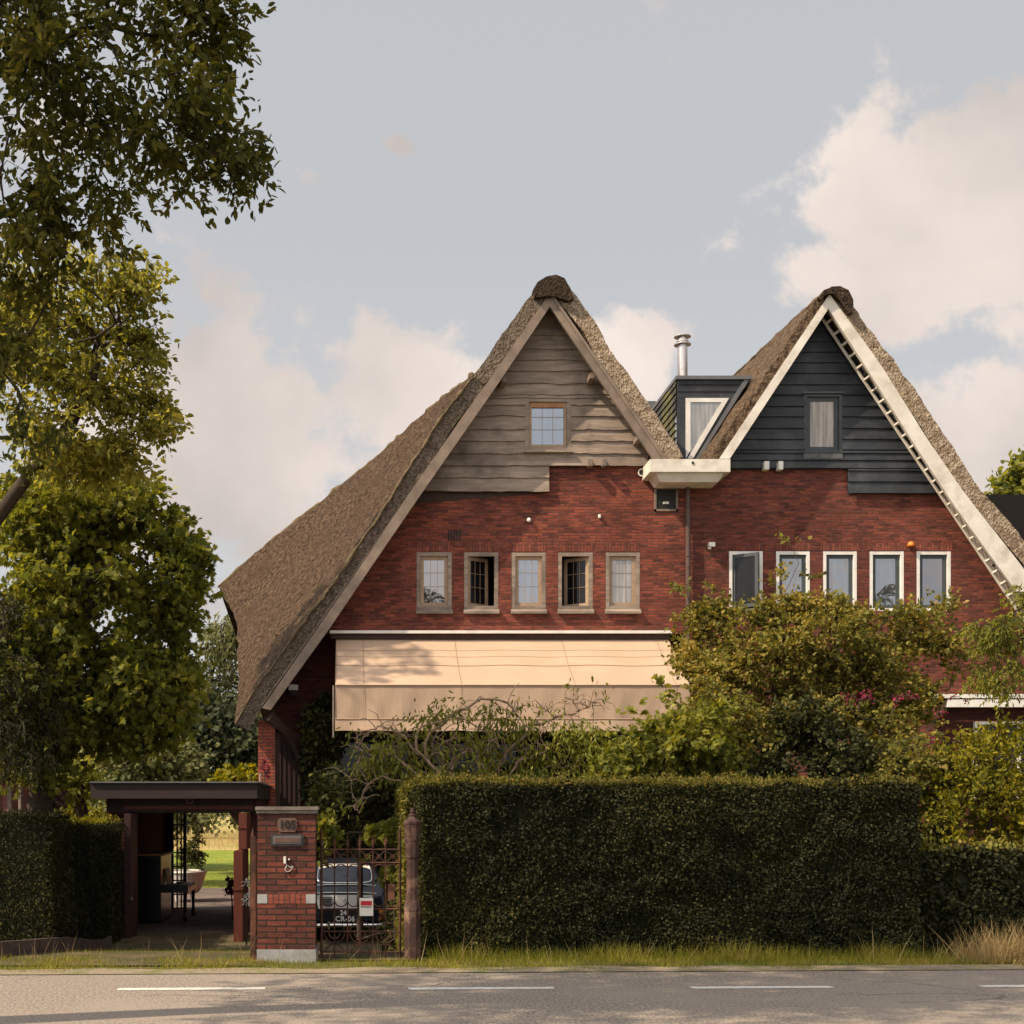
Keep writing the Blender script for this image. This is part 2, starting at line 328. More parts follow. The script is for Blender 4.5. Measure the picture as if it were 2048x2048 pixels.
M['pave'] = brickmat('courtyard_paving', (.16,.125,.105), (.11,.09,.075), (.05,.045,.03), bw=.4, rh=.4)
M['lawn'] = pm('lawn_grass', (.22,.26,.022), (.15,.20,.015), 3.0, .9, .7, 60, c3=(.26,.28,.03), s3=.6, bd=.05)
M['meadow'] = pm('meadow_grass', (.42,.29,.12), (.30,.25,.07), .5, .95, .7, 20, c3=(.22,.24,.04), s3=.12, stretch=(.2,1,1))
M['bark'] = pm('bark', (.060,.042,.028), (.030,.022,.017), 10, .95, .7, 25, stretch=(3,3,.6))
M['palebark'] = pm('bark_pale', (.34,.235,.155), (.17,.115,.078), 12, .9, .4, 30)
M['wooddark'] = pm('timber_dark', (.055,.028,.020), (.035,.02,.015), 4, .7, .2, 20, stretch=(5,5,.6))
M['kerb'] = pm('kerb_plank', (.085,.055,.045), (.05,.035,.03), 6, .9, .4, 30)
M['tub'] = pm('tub_enamel', (.52,.47,.43), (.42,.38,.35), 5, .5)
# leaves
M['l_ash'] = leafmat('leaf_ash', (.036,.042,.012), (.088,.090,.020), (.19,.17,.036), .45)
M['l_gold'] = leafmat('leaf_walnut', (.095,.105,.024), (.23,.225,.046), (.40,.36,.085), .50)
M['l_maple'] = leafmat('leaf_maple', (.062,.076,.018), (.17,.178,.032), (.34,.31,.055), .50)
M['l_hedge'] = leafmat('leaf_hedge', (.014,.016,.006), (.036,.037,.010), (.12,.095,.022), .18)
M['l_hedgesun'] = leafmat('leaf_hedge_sunlit', (.06,.068,.014), (.13,.115,.02), (.24,.14,.035), .28)  # sunlight on the hedge tops painted in as lighter, golden leaf colours
M['l_apple'] = leafmat('leaf_apple', (.065,.070,.017), (.19,.175,.036), (.36,.25,.06), .38)
M['l_lime'] = leafmat('leaf_lime', (.07,.085,.015), (.17,.175,.028), (.30,.27,.045), .35)
M['l_ivy'] = leafmat('leaf_ivy', (.014,.017,.006), (.034,.038,.010), (.10,.10,.024), .2, .5)
M['l_yellow'] = leafmat('leaf_yellow', (.10,.11,.012), (.24,.215,.018), (.42,.34,.03), .40)
M['l_far'] = leafmat('leaf_far', (.075,.085,.036), (.14,.145,.058), (.22,.21,.09), .3, .8)
M['l_fardark'] = leafmat('leaf_far_dark', (.028,.036,.020), (.05,.06,.03), (.09,.10,.045), .2, .8)
M['l_pink'] = leafmat('petal_pink', (.14,.012,.03), (.26,.02,.06), (.42,.06,.13), .25)
M['l_white'] = leafmat('petal_white', (.5,.48,.42), (.65,.62,.56), (.75,.72,.66), .3)
M['l_purple'] = leafmat('leaf_purple', (.03,.016,.016), (.065,.03,.03), (.12,.07,.05), .2)
M['grass'] = leafmat('grass_blade', (.10,.12,.014), (.21,.21,.028), (.38,.29,.08), .3)
M['straw'] = leafmat('grass_dry', (.20,.155,.06), (.36,.27,.13), (.48,.36,.19), .3)

# ------------------------------------------------------------------ foliage engine
def tmpl_lance(w=.32):
    v = np.array([(0,0,0),(-w*.9,.30,.07),(-w*.75,.68,.04),(0,1,-.10),(w*.75,.68,.04),(w*.9,.30,.07)], float)
    return v, [(0,3,2,1),(0,5,4,3)]
def tmpl_palm():
    pts = [(0,0,0)]; 
    L = [(-.42,.10),(-.62,.42),(-.30,.46),(-.34,.82),(-.10,.66),(0,1.05),(.10,.66),(.34,.82),(.30,.46),(.62,.42),(.42,.10)]
    for i, (x, y) in enumerate(L): pts.append((x, y, .10*abs(x)-(.08 if y > .8 else 0)))
    n = len(pts); mid = 6
    return np.array(pts, float), [(0,)+tuple(reversed(range(1, mid+1))), (0,)+tuple(reversed(range(mid, n)))]
def tmpl_pinnate(n=4, w=.17, ll=.42):
    vs, fs = [], []; lv, lf = tmpl_lance(w/ll)
    def put(x0, y0, ang, s):
        k = len(vs); c, sn = math.cos(ang), math.sin(ang)
        for (x, y, z) in lv: vs.append((x0+(x*c+y*sn)*s, y0+(-x*sn+y*c)*s, z*s-.25*(y0+y*s)**2+random.uniform(-.02, .02)))
        for f in lf: fs.append(tuple(i+k for i in f))
    for i in range(n):
        y = .22+.62*i/n
        put(0, y, R(58), ll*(1-.12*abs(i-1))); put(0, y, R(-58), ll*(1-.12*abs(i-1)))
    put(0, .80, 0, ll)
    k = len(vs); vs += [(-.008,0,0),(.008,0,0),(.006,.85,-.18),(-.006,.85,-.18)]; fs.append((k,k+1,k+2,k+3))
    return np.array(vs, float), fs
def tmpl_blade():
    return np.array([(-.05,0,0),(.05,0,0),(.035,.5,.05),(0,1,.22),(-.035,.5,.05)], float), [(0,1,2,4),(4,2,3)]
def unit(a): return a/np.maximum(np.linalg.norm(a, axis=-1, keepdims=True), 1e-9)
def leaves_mesh(name, mat, tm, pos, direc, nrm, size, tint, parent=None):
    tv, tf = tm; N = len(pos)
    y = unit(direc); x = unit(np.cross(y, nrm)); z = np.cross(x, y)
    V = pos[:, None, :]+size[:, None, None]*(tv[None, :, 0:1]*x[:, None, :]+tv[None, :, 1:2]*y[:, None, :]+tv[None, :, 2:3]*z[:, None, :])
    nv = len(tv); V = V.reshape(-1, 3)
    lens = np.array([len(f) for f in tf]); flat = np.concatenate([np.array(f) for f in tf])
    loops = (np.arange(N)[:, None]*nv+flat[None, :]).reshape(-1)
    starts1 = np.concatenate([[0], np.cumsum(lens)[:-1]]); tl = lens.sum()
    starts = (np.arange(N)[:, None]*tl+starts1[None, :]).reshape(-1)
    me = bpy.data.meshes.new(name); me.vertices.add(len(V)); me.vertices.foreach_set('co', V.astype(np.float32).ravel())
    me.loops.add(len(loops)); me.loops.foreach_set('vertex_index', loops.astype(np.int32))
    me.polygons.add(len(starts)); me.polygons.foreach_set('loop_start', starts.astype(np.int32)); me.polygons.foreach_set('loop_total', np.tile(lens, N).astype(np.int32))
    at = me.attributes.new('tint', 'FLOAT', 'POINT'); at.data.foreach_set('value', np.repeat(np.clip(tint, 0, 1), nv).astype(np.float32))
    me.materials.append(mat); me.update(calc_edges=True)
    return link(name, me, parent)
def pxblob(u, v, Y, ru, rv, rY, w=1.0):
    c = K(u, v, Y); s = Y/F_PX; return (np.array(c), np.array((ru*s, rY, rv*s)), w)
def sample_blobs(bl, n, shell=.55):
    vol = np.array([b[1].prod()**(2/3)*b[2] for b in bl]); pick = rng.choice(len(bl), n, p=vol/vol.sum())
    d = unit(rng.normal(size=(n, 3))); r = (shell+(1-shell)*rng.random(n)**.7)*np.where(rng.random(n) < .75, 1, rng.random(n))
    C = np.array([b[0] for b in bl])[pick]; E = np.array([b[1] for b in bl])[pick]
    return C+d*E*r[:, None]
def skeleton(trunk, pts, r_tip=.006, maxr=None, jit=.12):
    """connect every point to the growing branch net, return a tube mesh builder"""
    nodes = []; par = []; rad0 = []
    for i, (p, r) in enumerate(trunk): nodes.append(np.array(p, float)); par.append(i-1); rad0.append(r)
    nt0 = len(nodes); P = list(pts)
    arr = np.array(nodes); d0 = np.min(np.linalg.norm(np.array(P)[:, None]-arr[None], axis=2), axis=1)
    plen = [0.0]*nt0
    A = np.zeros((nt0+len(P)*3, 3)); A[:nt0] = arr; L = np.zeros(len(A)); n = nt0
    start = max(1, int(nt0*.45)) if nt0 > 3 else 0
    for i in np.argsort(d0):
        p = P[i]; D = np.linalg.norm(A[:n]-p, axis=1)+.35*L[:n]
        D[:start] += 1e3
        j = int(np.argmin(D)); q = A[j]; d = np.linalg.norm(p-q)
        k = 1 if d < .5 else 2; prev = j
        for m in range(1, k+1):
            t = m/(k+1); r_ = q+(p-q)*t+rng.normal(size=3)*d*jit+np.array((0, 0, -.04*d)) if m < k+1 else p
            A[n] = r_; L[n] = L[prev]+d/(k+1); par.append(prev); prev = n; n += 1
        A[n] = p; L[n] = L[prev]+d/(k+1); par.append(prev); n += 1
        if n+4 > len(A): A = np.concatenate([A, np.zeros((len(P), 3))]); L = np.concatenate([L, np.zeros(len(P))])
    cnt = np.zeros(n)
    haschild = np.zeros(n, bool)
    for i in range(n):
        if par[i] >= 0: haschild[par[i]] = True
    cnt[~haschild] = 1
    for i in range(n-1, -1, -1):
        if par[i] >= 0 and par[i] < i: cnt[par[i]] += cnt[i]
    mb = MB()
    for i in range(n):
        j = par[i]
        if j < 0: continue
        if i < nt0: ra, rb = rad0[j], rad0[i]
        else:
            rb = r_tip*cnt[i]**.45; ra = r_tip*max(cnt[i], 1)**.45*1.12
            if maxr: ra, rb = min(ra, maxr), min(rb, maxr)
        mb.tube([A[j], A[i]], [ra, rb], 7 if ra > .04 else (5 if ra > .015 else 3), cap=False)
    return mb
def plant(name, label, cat, base, trunk, blobs_, ncl, nleaf, crad, tm, lsize, mat, bark, group=None, up=.5, droop=.2, shell=.5, tipr=.006, twig=True, out=.5, skel_n=260, trunkname='trunk', crown='crown', maxr=None, tb=.0, gap=1.45):
    root = thing(name, Vector(base), label, cat, group)
    cl = sample_blobs(blobs_, int(ncl*gap), shell)
    gf = 1.25/max(crad*3.2, .3); gv = np.array([noise.noise(Vector(q)*gf) for q in cl])+rng.normal(size=len(cl))*.08
    cl = cl[np.argsort(-gv)[:ncl]]
    sk = cl if len(cl) <= skel_n else cl[rng.choice(len(cl), skel_n, replace=False)]
    mb = skeleton(trunk, sk, tipr, maxr)
    N = ncl*nleaf
    cen = np.array([b[0] for b in blobs_]).mean(axis=0)
    sub = 5; ntw = ncl*sub
    tc_ = np.repeat(cl, sub, axis=0)
    od = unit(tc_-cen)
    td = unit(rng.normal(size=(ntw, 3))*np.array((1, 1, .7))+od*out+np.array((0, 0, .1-droop)))
    tlen = crad*(.55+.75*rng.random(ntw))
    per = max(1, nleaf//sub)
    t = rng.random((ntw, per))*.9+.15
    pos = tc_[:, None]+td[:, None]*(t*tlen[:, None])[..., None]+rng.normal(size=(ntw, per, 3))*crad*.06
    pos[..., 2] -= droop*(t**2)*tlen[:, None]
    pos = pos.reshape(-1, 3); n = len(pos)
    ld = np.repeat(td, per, axis=0)*.8+rng.normal(size=(n, 3))*.7+np.array((0, 0, -droop*1.6))
    nr = rng.normal(size=(n, 3))*.75+np.array((0, 0, up))+np.array(sd)*.35
    ctint = np.repeat(np.repeat(rng.normal(size=ncl)*.09+np.array([noise.noise(Vector(q)*.9+Vector((7,3,1))) for q in cl])*.32, sub), per)
    tint = .42+tb+ctint+rng.normal(size=n)*.20
    leaves_mesh(crown, mat, tm, pos, ld, nr, lsize*(.65+.6*rng.random(n)), tint, root)
    if twig:
        sel = rng.choice(ntw, min(ntw, 1400), replace=False)
        for i in sel:
            a = tc_[i]; b = a+td[i]*tlen[i]*.9; b[2] -= droop*tlen[i]*.7
            mb.tube([a, (a+b)/2+np.array((0,0,.06*tlen[i])), b], [tipr*.55, tipr*.45, tipr*.25], 3, cap=False)
    mb.build(trunkname, bark, root, smooth=True, fixn=False)
    return root
def hedge(name, label, loc, boxes, dens, lsize, mat, topmat=None, topdens=0, core=None, tm=None, group=None, rot=0.0, wob=.05):
    """boxes: (x0,x1,y0,y1,z0,z1) ; leaves over front, sides, top of each"""
    root = thing(name, Vector(loc), label, 'hedge', group); cb = MB(); P = []; Nn = []; TP = []; TN = []
    for (x0, x1, y0, y1, z0, z1) in boxes:
        cb.box(x0+.07, x1-.07, y0+.08, y1-.08, z0, z1-.07)
        faces = [((x0, x1), (y0, y0), (z0, z1), (0,-1,0)), ((x0, x0), (y0, y1), (z0, z1), (-1,0,0)), ((x1, x1), (y0, y1), (z0, z1), (1,0,0)), ((x0, x1), (y0, y1), (z1, z1), (0,0,1)), ((x0, x1), (y1, y1), (z0, z1), (0,1,0))]
        for fx, fy, fz, nn in faces:
            ar = [max(b-a, 0) for a, b in (fx, fy, fz)]; area = np.prod([q for q in ar if q > 0])
            k = int(area*dens*(.35 if nn[1] > 0 else 1))
            p = np.stack([rng.uniform(fx[0], fx[1], k) if ar[0] else np.full(k, fx[0]), rng.uniform(fy[0], fy[1], k) if ar[1] else np.full(k, fy[0]), rng.uniform(fz[0], fz[1], k) if ar[2] else np.full(k, fz[0])], 1)
            n3 = np.array(nn, float)
            lump = np.array([noise.noise(Vector(q)*2.3)+.6*noise.noise(Vector(q)*6.1) for q in p])
            p += n3*(lump*wob+rng.normal(size=k)*.022-.02)[:, None]
            P.append(p); Nn.append(np.tile(n3, (k, 1)))
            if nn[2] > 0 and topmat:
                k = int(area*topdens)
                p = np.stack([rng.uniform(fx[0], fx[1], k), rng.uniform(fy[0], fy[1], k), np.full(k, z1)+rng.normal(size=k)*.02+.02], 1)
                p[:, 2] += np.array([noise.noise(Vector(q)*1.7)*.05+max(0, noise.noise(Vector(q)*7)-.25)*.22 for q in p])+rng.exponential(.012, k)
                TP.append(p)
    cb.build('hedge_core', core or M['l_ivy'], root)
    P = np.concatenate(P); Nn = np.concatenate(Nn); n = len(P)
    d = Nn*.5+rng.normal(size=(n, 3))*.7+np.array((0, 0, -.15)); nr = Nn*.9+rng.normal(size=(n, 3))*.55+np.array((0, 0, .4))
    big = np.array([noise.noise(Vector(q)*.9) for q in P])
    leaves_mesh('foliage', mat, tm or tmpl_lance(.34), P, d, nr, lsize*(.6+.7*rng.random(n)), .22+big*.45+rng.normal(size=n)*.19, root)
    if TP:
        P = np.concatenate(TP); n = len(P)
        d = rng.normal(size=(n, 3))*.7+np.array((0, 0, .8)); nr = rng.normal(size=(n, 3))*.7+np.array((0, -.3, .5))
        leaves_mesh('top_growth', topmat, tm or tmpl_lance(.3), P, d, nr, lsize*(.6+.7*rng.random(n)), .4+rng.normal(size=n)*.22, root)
    return root
LANCE = tmpl_lance(.30); OVAL = tmpl_lance(.40); PALM = tmpl_palm(); PINN = tmpl_pinnate(); BLADE = tmpl_blade(); THIN = (tmpl_blade()[0]*np.array((.16, 1, 1.3)), tmpl_blade()[1]); SLIM = tmpl_lance(.17)

# ------------------------------------------------------------------ ground, road, verge
def gnd(a, b):
    return None
mb = MB(); ys = [-40, -5, 5, 12, 14, 15.2]+[15.2+.58*i for i in range(1, 11)]+[24, 30, 37, 50, 71, 100, 160, 300, 700, 1500]
xs = [-1500, -300, -80, -30, -12, -6, 0, 6, 12, 30, 80, 300, 1500]
for y in ys:
    for x in xs: mb.v.append((x, y, gz(y)-.012))
for j in range(len(ys)-1):
    for i in range(len(xs)-1):
        a = j*len(xs)+i; mb.f.append((a, a+1, a+len(xs)+1, a+len(xs)))
tag(mb.build('ground', M['soil'], fixn=False, smooth=True), kind='structure')
def edgeY(x): return 13.93+.042*x
mb = MB(); mb.grid(lambda a, b: (-120+240*a, (edgeY(-120+240*a)+.015*math.sin((-120+240*a)*3.1)+.02*math.sin((-120+240*a)*1.3) if b == 1 else edgeY(-120+240*a)-6.6*(1-b)), 0), 480, 2)
tag(mb.build('road', M['asphalt'], fixn=False), kind='structure')
mb = MB(); rc = random.Random(3)
def crack(x, y, L, ang, w=.006):
    P = []
    for i in range(int(L/.12)):
        P.append((x, y)); ang += rc.gauss(0, .35); x += .12*math.cos(ang); y += .12*math.sin(ang)*.5
        if not (edgeY(x)-6.2 < y < edgeY(x)-.12): break
    for a, b in zip(P, P[1:]):
        d = Vector((b[0]-a[0], b[1]-a[1], 0)).normalized(); nn = Vector((-d.y, d.x, 0))*w*(.5+rc.random()); a_3, b_3 = Vector((*a, .0035)), Vector((*b, .0035)); mb.add([a_3-nn, b_3-nn, b_3+nn, a_3+nn], [(0,1,2,3)])
for _ in range(6): crack(rc.uniform(-5, 8), rc.uniform(10.5, 13.6), rc.uniform(.8, 3.5), rc.choice([0, 3.1, 1.4])+rc.gauss(0, .3), .005)
tag(mb.build('road_cracks', M['lead'], fixn=False), kind='structure')
mb = MB()
for (u0, u1, v) in ((-340, -52, 1981), (235, 530, 1979), (817, 1110, 1978), (1381, 1668, 1976), (1960, 2250, 1973)):
    Y = F_PX*CH/(v-VC); x0, x1 = (u0-UC)*Y/F_PX, (u1-UC)*Y/F_PX
    n = 24
    for i in range(n):
        a, b = x0+(x1-x0)*i/n, x0+(x1-x0)*(i+1)/n
        def e(x, s): return .004*math.sin(x*37+s*5)+.003*math.sin(x*91)
        mb.add([(a, Y-.075+e(a,0)+.042*(a-x0), .004), (b, Y-.075+e(b,0)+.042*(b-x0), .004), (b, Y+.075+e(b,1)+.042*(b-x0), .004), (a, Y+.075+e(a,1)+.042*(a-x0), .004)], [(0,1,2,3)])
tag(mb.build('road_marking', M['roadpaint'], fixn=False), kind='structure')
mb = MB(); mb.grid(lambda a, b: (-30+60*a, edgeY(-30+60*a)-.06+b*(.42+.18*noise.noise(Vector((-30+60*a, 0, 0))*1.3)), .008+b*.004), 240, 2)
tag(mb.build('verge_gravel', M['gravel'], fixn=False), kind='structure')
def sheet(name, m, x0, x1, y0, y1, dz, nx=8, ny=16):
    b = MB(); b.grid(lambda a, c: (x0+(x1-x0)*a, y0+(y1-y0)*c, gz(y0+(y1-y0)*c)+dz), nx, ny); return tag(b.build(name, m, fixn=False, smooth=True), kind='structure')
sheet('driveway', M['drive'], -3.9, -.95, 14.55, 23.1, .006)
sheet('front_drive', M['drive'], -.95, 1.2, 15.05, 25.0, .006)
sheet('courtyard', M['pave'], -7, -.2, 23.1, 36.8, .006)
sheet('lawn', M['lawn'], -30, -.2, 36.8, 71, .006)
sheet('meadow', M['meadow'], -140, 60, 71, 400, .012)
# grass
def blades(name, label, n, fx, hmin, hmax, mat, wid=1.0, parent=None, tb=0, tm=None):
    pts = np.array([fx() for _ in range(n)]); d = np.stack([rng.normal(size=n)*.35, rng.normal(size=n)*.35, np.ones(n)], 1)
    nr = np.stack([rng.normal(size=n), rng.normal(size=n)-.6, np.full(n, .2)], 1)
    big = np.array([noise.noise(Vector(p)*1.4) for p in pts])
    h = (hmin+(hmax-hmin)*rng.random(n)**1.6)*(1+big*.6)
    o = leaves_mesh(name, mat, tm or BLADE, pts, d, nr, h, .42+tb+big*.5+rng.normal(size=n)*.2, parent)
    return tag(o, label, 'grass', kind='stuff')
def verge_pt():
    while True:
        x = random.uniform(-5.2, 9.5); e = edgeY(x); y = e+random.random()**.8*(15.35-e)
        k = noise.noise(Vector((x*1.1, y*2.2, 0)))
        if (y-e)/(1.3)+k*.75 > .22 and not (-1.1 < x < .55 and y > 15.0): return (x, y, gz(y)-.01)
blades('verge_grass', 'short yellow green grass on the roadside verge', 30000, verge_pt, .025, .075, M['grass'])
blades('verge_grass_tall', 'taller uneven grass against the foot of the dark hedge', 12000, lambda: (random.uniform(.9, 8.4), 15.24-abs(random.gauss(0, .12)), -.01), .05, .24, M['grass'], tm=THIN)
blades('driveway_moss', 'patchy low grass growing over the driveway', 9000, lambda: ((lambda y: (random.uniform(-4.2, -.95), y, gz(y)))(random.uniform(14.4, 20)),)[0], .015, .05, M['grass'], tb=-.1)
def dry_pt():
    x = 6.7+2.6*random.random()**.6; return (x, random.uniform(14.8, 15.35), 0)
o = blades('dry_grass', 'tall dry straw coloured grass at the right end of the verge', 9000, dry_pt, .08, .52, M['straw'], tm=THIN)
blades('verge_straw', 'sparse dry stalks standing in the verge grass', 420, lambda: (random.uniform(-4.5, 8.4), random.uniform(14.7, 15.25), 0), .10, .36, M['straw'], tm=THIN)
blades('lawn_grass', 'bright mown grass blades on the back lawn', 7000, lambda: (random.uniform(-9, -1.5), 37+34*random.random()**2, -.46), .05, .12, M['grass'], tb=.05)
blades('meadow_tall_grass', 'tall straw coloured meadow grass beyond the lawn', 9000, lambda: (random.uniform(-24, -3), 72+50*random.random()**1.5, -.46), .4, 1.0, M['straw'], tm=THIN)

# ------------------------------------------------------------------ thatched house, left
FY, RY = 26.7, 26.1
H1 = thing('thatched_house', (2.5, FY, -.45), 'brick house with weathered oak boarding in its thatched gable and a beige awning', 'house')
def interp(poly, n):
    """resample a list of vectors to n+1 points evenly by length"""
    L = [0]
    for a, b in zip(poly, poly[1:]): L.append(L[-1]+(b-a).length)
    out = []
    for i in range(n+1):
        d = L[-1]*i/n
        k = max(j for j in range(len(L)) if L[j] <= d+1e-9); k = min(k, len(poly)-2)
        t = (d-L[k])/max(L[k+1]-L[k], 1e-9); out.append(poly[k].lerp(poly[k+1], t))
    return out
def rough(p, amp=.045, f=2.4):
    n1 = noise.noise_vector(p*f); n2 = noise.noise_vector(p*9.0); return p+Vector((n1.x, 0, n1.z))*amp+Vector((n2.x, n2.y*.6, n2.z))*amp*.45
def thatch(name, rows, mat, parent, thick=.33, rim=None):
    """rows: list of equal-length point rows (front to back); solidified inward"""
    mb = MB(); nr, nc = len(rows), len(rows[0])
    for r in rows:
        for p in r: mb.v.append(tuple(rough(Vector(p))))
    for j in range(nr-1):
        for i in range(nc-1):
            a = j*nc+i; mb.f.append((a, a+1, a+nc+1, a+nc))
    # thickness built in the mesh
    import itertools
    V = np.array(mb.v).reshape(nr, nc, 3); V0 = np.array([[tuple(p) for p in r] for r in rows])
    du = np.gradient(V0, axis=1); dv = np.gradient(V0, axis=0); Nn = unit(np.cross(du, dv)); 
    if Nn[..., 2].mean() < 0: Nn = -Nn
    for _ in range(6): Nn[:, 1:-1] = unit(Nn[:, :-2]+Nn[:, 1:-1]*2+Nn[:, 2:])
    W = (V0-Nn*thick).reshape(-1, 3); b = len(mb.v); mb.v += [tuple(p) for p in W]
    nf = len(mb.f); mb.f += [tuple(i+b for i in reversed(f)) for f in mb.f[:nf]]
    per = [(0, i, 0, i+1) for i in range(nc-1)]+[(nr-1, i+1, nr-1, i) for i in range(nc-1)]+[(j+1, 0, j, 0) for j in range(nr-1)]+[(j, nc-1, j+1, nc-1) for j in range(nr-1)]
    rimf = []
    for j0, i0, j1, i1 in per:
        a, c = j0*nc+i0, j1*nc+i1; rimf.append(len(mb.f)); mb.f.append((a, a+b, c+b, c))
    o = mb.build(name, mat, parent)
    if rim:
        o.data.materials.append(rim)
        for k in rimf: o.data.polygons[k].material_index = 1
    return o
def kl(pts, Y): return [K(u, v, Y) for u, v in pts]
top_l = [(1103,550),(1078,563),(1062,588),(1013,657),(975,713),(944,750)]
low_l = [(944,750),(882,830),(820,927),(797,967),(704,1103),(658,1172),(605,1242),(550,1317),(507,1378),(468,1445)]
B_ = [(944,750,26.4),(879,800,29),(820,852,30),(768,900,30.8),(710,948,31.4),(666,982,31.8),(623,1017,32.1),(565,1062,32.4),(507,1109,32.7),(437,1172,33)]
# upper left slope: straight back
f = interp(kl(top_l, RY), 26)
thatch('roof_upper_left', [[p+Vector((0, 7.5*s/22, 0)) for p in f] for s in range(23)], M['thatch_old'], H1, .30, M['thatch_grey'])
# flared left slope
NT, NS = 90, 46
Fr = interp(kl(low_l, RY), NT); Bk = interp([K(*b) for b in B_], NT)
bot = interp([K(468,1445,RY), K(477,1400,27.2), K(474,1240,31), K(437,1172,33)], NS)
rows = []
for j in range(NS+1):
    s = j/NS; r = []
    for i in range(NT+1):
        t = i/NT; p = Fr[i].lerp(Bk[i], s); lin = Fr[-1].lerp(Bk[-1], s)
        p = p+(bot[j]-lin)*(t**3)
        r.append(p)
    rows.append(r)
thatch('roof_flared', rows, M['thatch_old'], H1, .33, M['thatch_grey'])
# rear slope beyond the hip line
Bb = interp([K(*b) for b in B_], 40); Cc = interp([Vector((2.385, 34, 10.2)), Vector((0, 37, 7)), Vector((-2.2, 39, 3.4))], 40)
mb = MB(); mb.grid(lambda a, b: rough(Bb[round(a*40)].lerp(Cc[round(a*40)], b)-Vector((0, 0, .02))), 40, 14); mb.build('roof_rear', M['thatch_old'], H1)
# mossy hip roll and verge line
def roll(name, pts, r, mat, parent, n=60, sides=7, amp=.035):
    P = [rough(p, amp, 4) for p in interp(pts, n)]; mb = MB().tube(P, [r*(.35+1.9*abs(noise.noise(p*3.7))) for p in P], sides); return mb.build(name, mat, parent, smooth=True)
roll('hip_moss', [K(u, v+4, Y) for u, v, Y in B_], .06, M['moss'], H1)
roll('verge_moss', [p+Vector((0.02, -.01, -.03)) for p in kl(low_l, RY)], .032, M['moss'], H1, 90)
# right slope
sr = [(1103,550),(1127,556),(1146,588),(1193,645),(1218,694),(1270,768),(1295,806),(1348,883),(1363,914)]
f = interp(kl(sr, RY), 46)
thatch('roof_right', [[p+Vector((0, 7.5*s/26, 0)) for p in f] for s in range(27)], M['thatch_new'], H1, .31, M['thatch_cut'])
# ridge cap
def ridgecap(parent, cu, cv, pts, depth=7.5, Y=RY-.12, dz=0.0):
    poly = kl(pts, Y); poly = [(poly[i-1]+poly[i]*2+poly[(i+1) % len(poly)])/4 if k_ else poly[i].lerp(poly[(i+1) % len(poly)], .5) for i in range(len(poly)) for k_ in (1, 0)]; mb = MB(); n = len(poly); NR = 30; base = []
    for j in range(NR+1):
        for p in poly: mb.v.append(tuple(rough(p+Vector((0, depth*j/NR, dz*j/NR)), .014, 3)))
    for j in range(NR):
        for i in range(n):
            a, b = j*n+i, j*n+(i+1) % n; mb.f.append((a, b, b+n, a+n))
    for t in tessellate_polygon([[Vector(mb.v[i]) for i in range(n)]]): mb.f.append(tuple(t))
    return mb.build('ridge_cap', M['ridge'], parent)
ridgecap(H1, 0, 0, [(1062,590),(1070,570),(1082,557),(1103,547),(1122,550),(1136,563),(1145,588),(1150,606),(1122,598),(1100,586),(1076,600)])
# bargeboards
bl = [(1099,587),(975,764),(820,984),(739,1106),(640,1249),(524,1416)]
bi = [(1101,611),(993,772),(838,994),(757,1112),(658,1258),(541,1420)]
def strip(name, a, b, Y, d, mat, parent, n=None):
    mb = MB(); P = interp(kl(a, Y), 24); Q = interp(kl(b, Y), 24)
    for i in range(24):
        mb.add([P[i], P[i+1], Q[i+1], Q[i], P[i]+Vector((0,d,0)), P[i+1]+Vector((0,d,0)), Q[i+1]+Vector((0,d,0)), Q[i]+Vector((0,d,0))],
               [(0,1,2,3),(7,6,5,4),(0,4,5,1),(3,2,6,7)]+([(0,3,7,4)] if i == 0 else [])+([(1,5,6,2)] if i == 23 else []))
    return mb.build(name, mat, parent)
strip('bargeboard', bl, bi, RY-.02, .07, M['bargewood'], H1)
strip('bargeboard', [(1099,587),(1329,921)], [(1101,614),(1308,921)], RY-.02, .07, M['bargewood'], H1)
strip('bargeboard_lip', [(1103,584),(1337,921)], [(1099,587),(1329,921)], RY-.05, .06, M['bargewood'], H1)
# soffit boards under the overhang
def soffit(a, b, parent, mat):
    p, q = K(*a, RY+.05), K(*b, RY+.05); mb = MB(); mb.add([p, q, q+Vector((0,.62,0)), p+Vector((0,.62,0)), p+Vector((0,0,.04)), q+Vector((0,0,.04)), q+Vector((0,.62,.04)), p+Vector((0,.62,.04))], [(0,1,2,3),(4,7,6,5),(0,4,5,1),(2,6,7,3)]); return mb.build('soffit', mat, parent)
soffit((1096,592), (524,1412), H1, M['bargewood']); soffit((1103,592), (1325,918), H1, M['bargewood'])
# wall with window holes
def wallpoly(name, outer, holes, Y, mat, parent, reveal=.14):
    polys = [[K(u, v, Y) for u, v in outer]]
    for (u0, u1, v0, v1) in holes: polys.append([K(u0,v0,Y), K(u0,v1,Y), K(u1,v1,Y), K(u1,v0,Y)])
    flat = [p for q in polys for p in q]; mb = MB(); mb.add(flat, [tuple(t) for t in tessellate_polygon(polys)])
    for q in polys[1:]:
        for i in range(4):
            a, b = q[i], q[(i+1) % 4]; mb.add([a, b, b+Vector((0, reveal, 0)), a+Vector((0, reveal, 0))], [(0,1,2,3)])
    return mb.build(name, mat, parent, fixn=False)
WU = [(833,904),(928,997),(1023,1092),(1116,1186),(1211,1280)]
def sh(l, dv=0): return [(a, b, 1104, 1218) for a, b in l]
uw = [(1098,985),(1098,929),(1292,929),(1376,929),(1376,1266),(610,1266),(640,1228),(720,1108),(826,950),(826,985)]
wallpoly('upper_wall', uw, sh(WU), FY, M['brick'], H1)
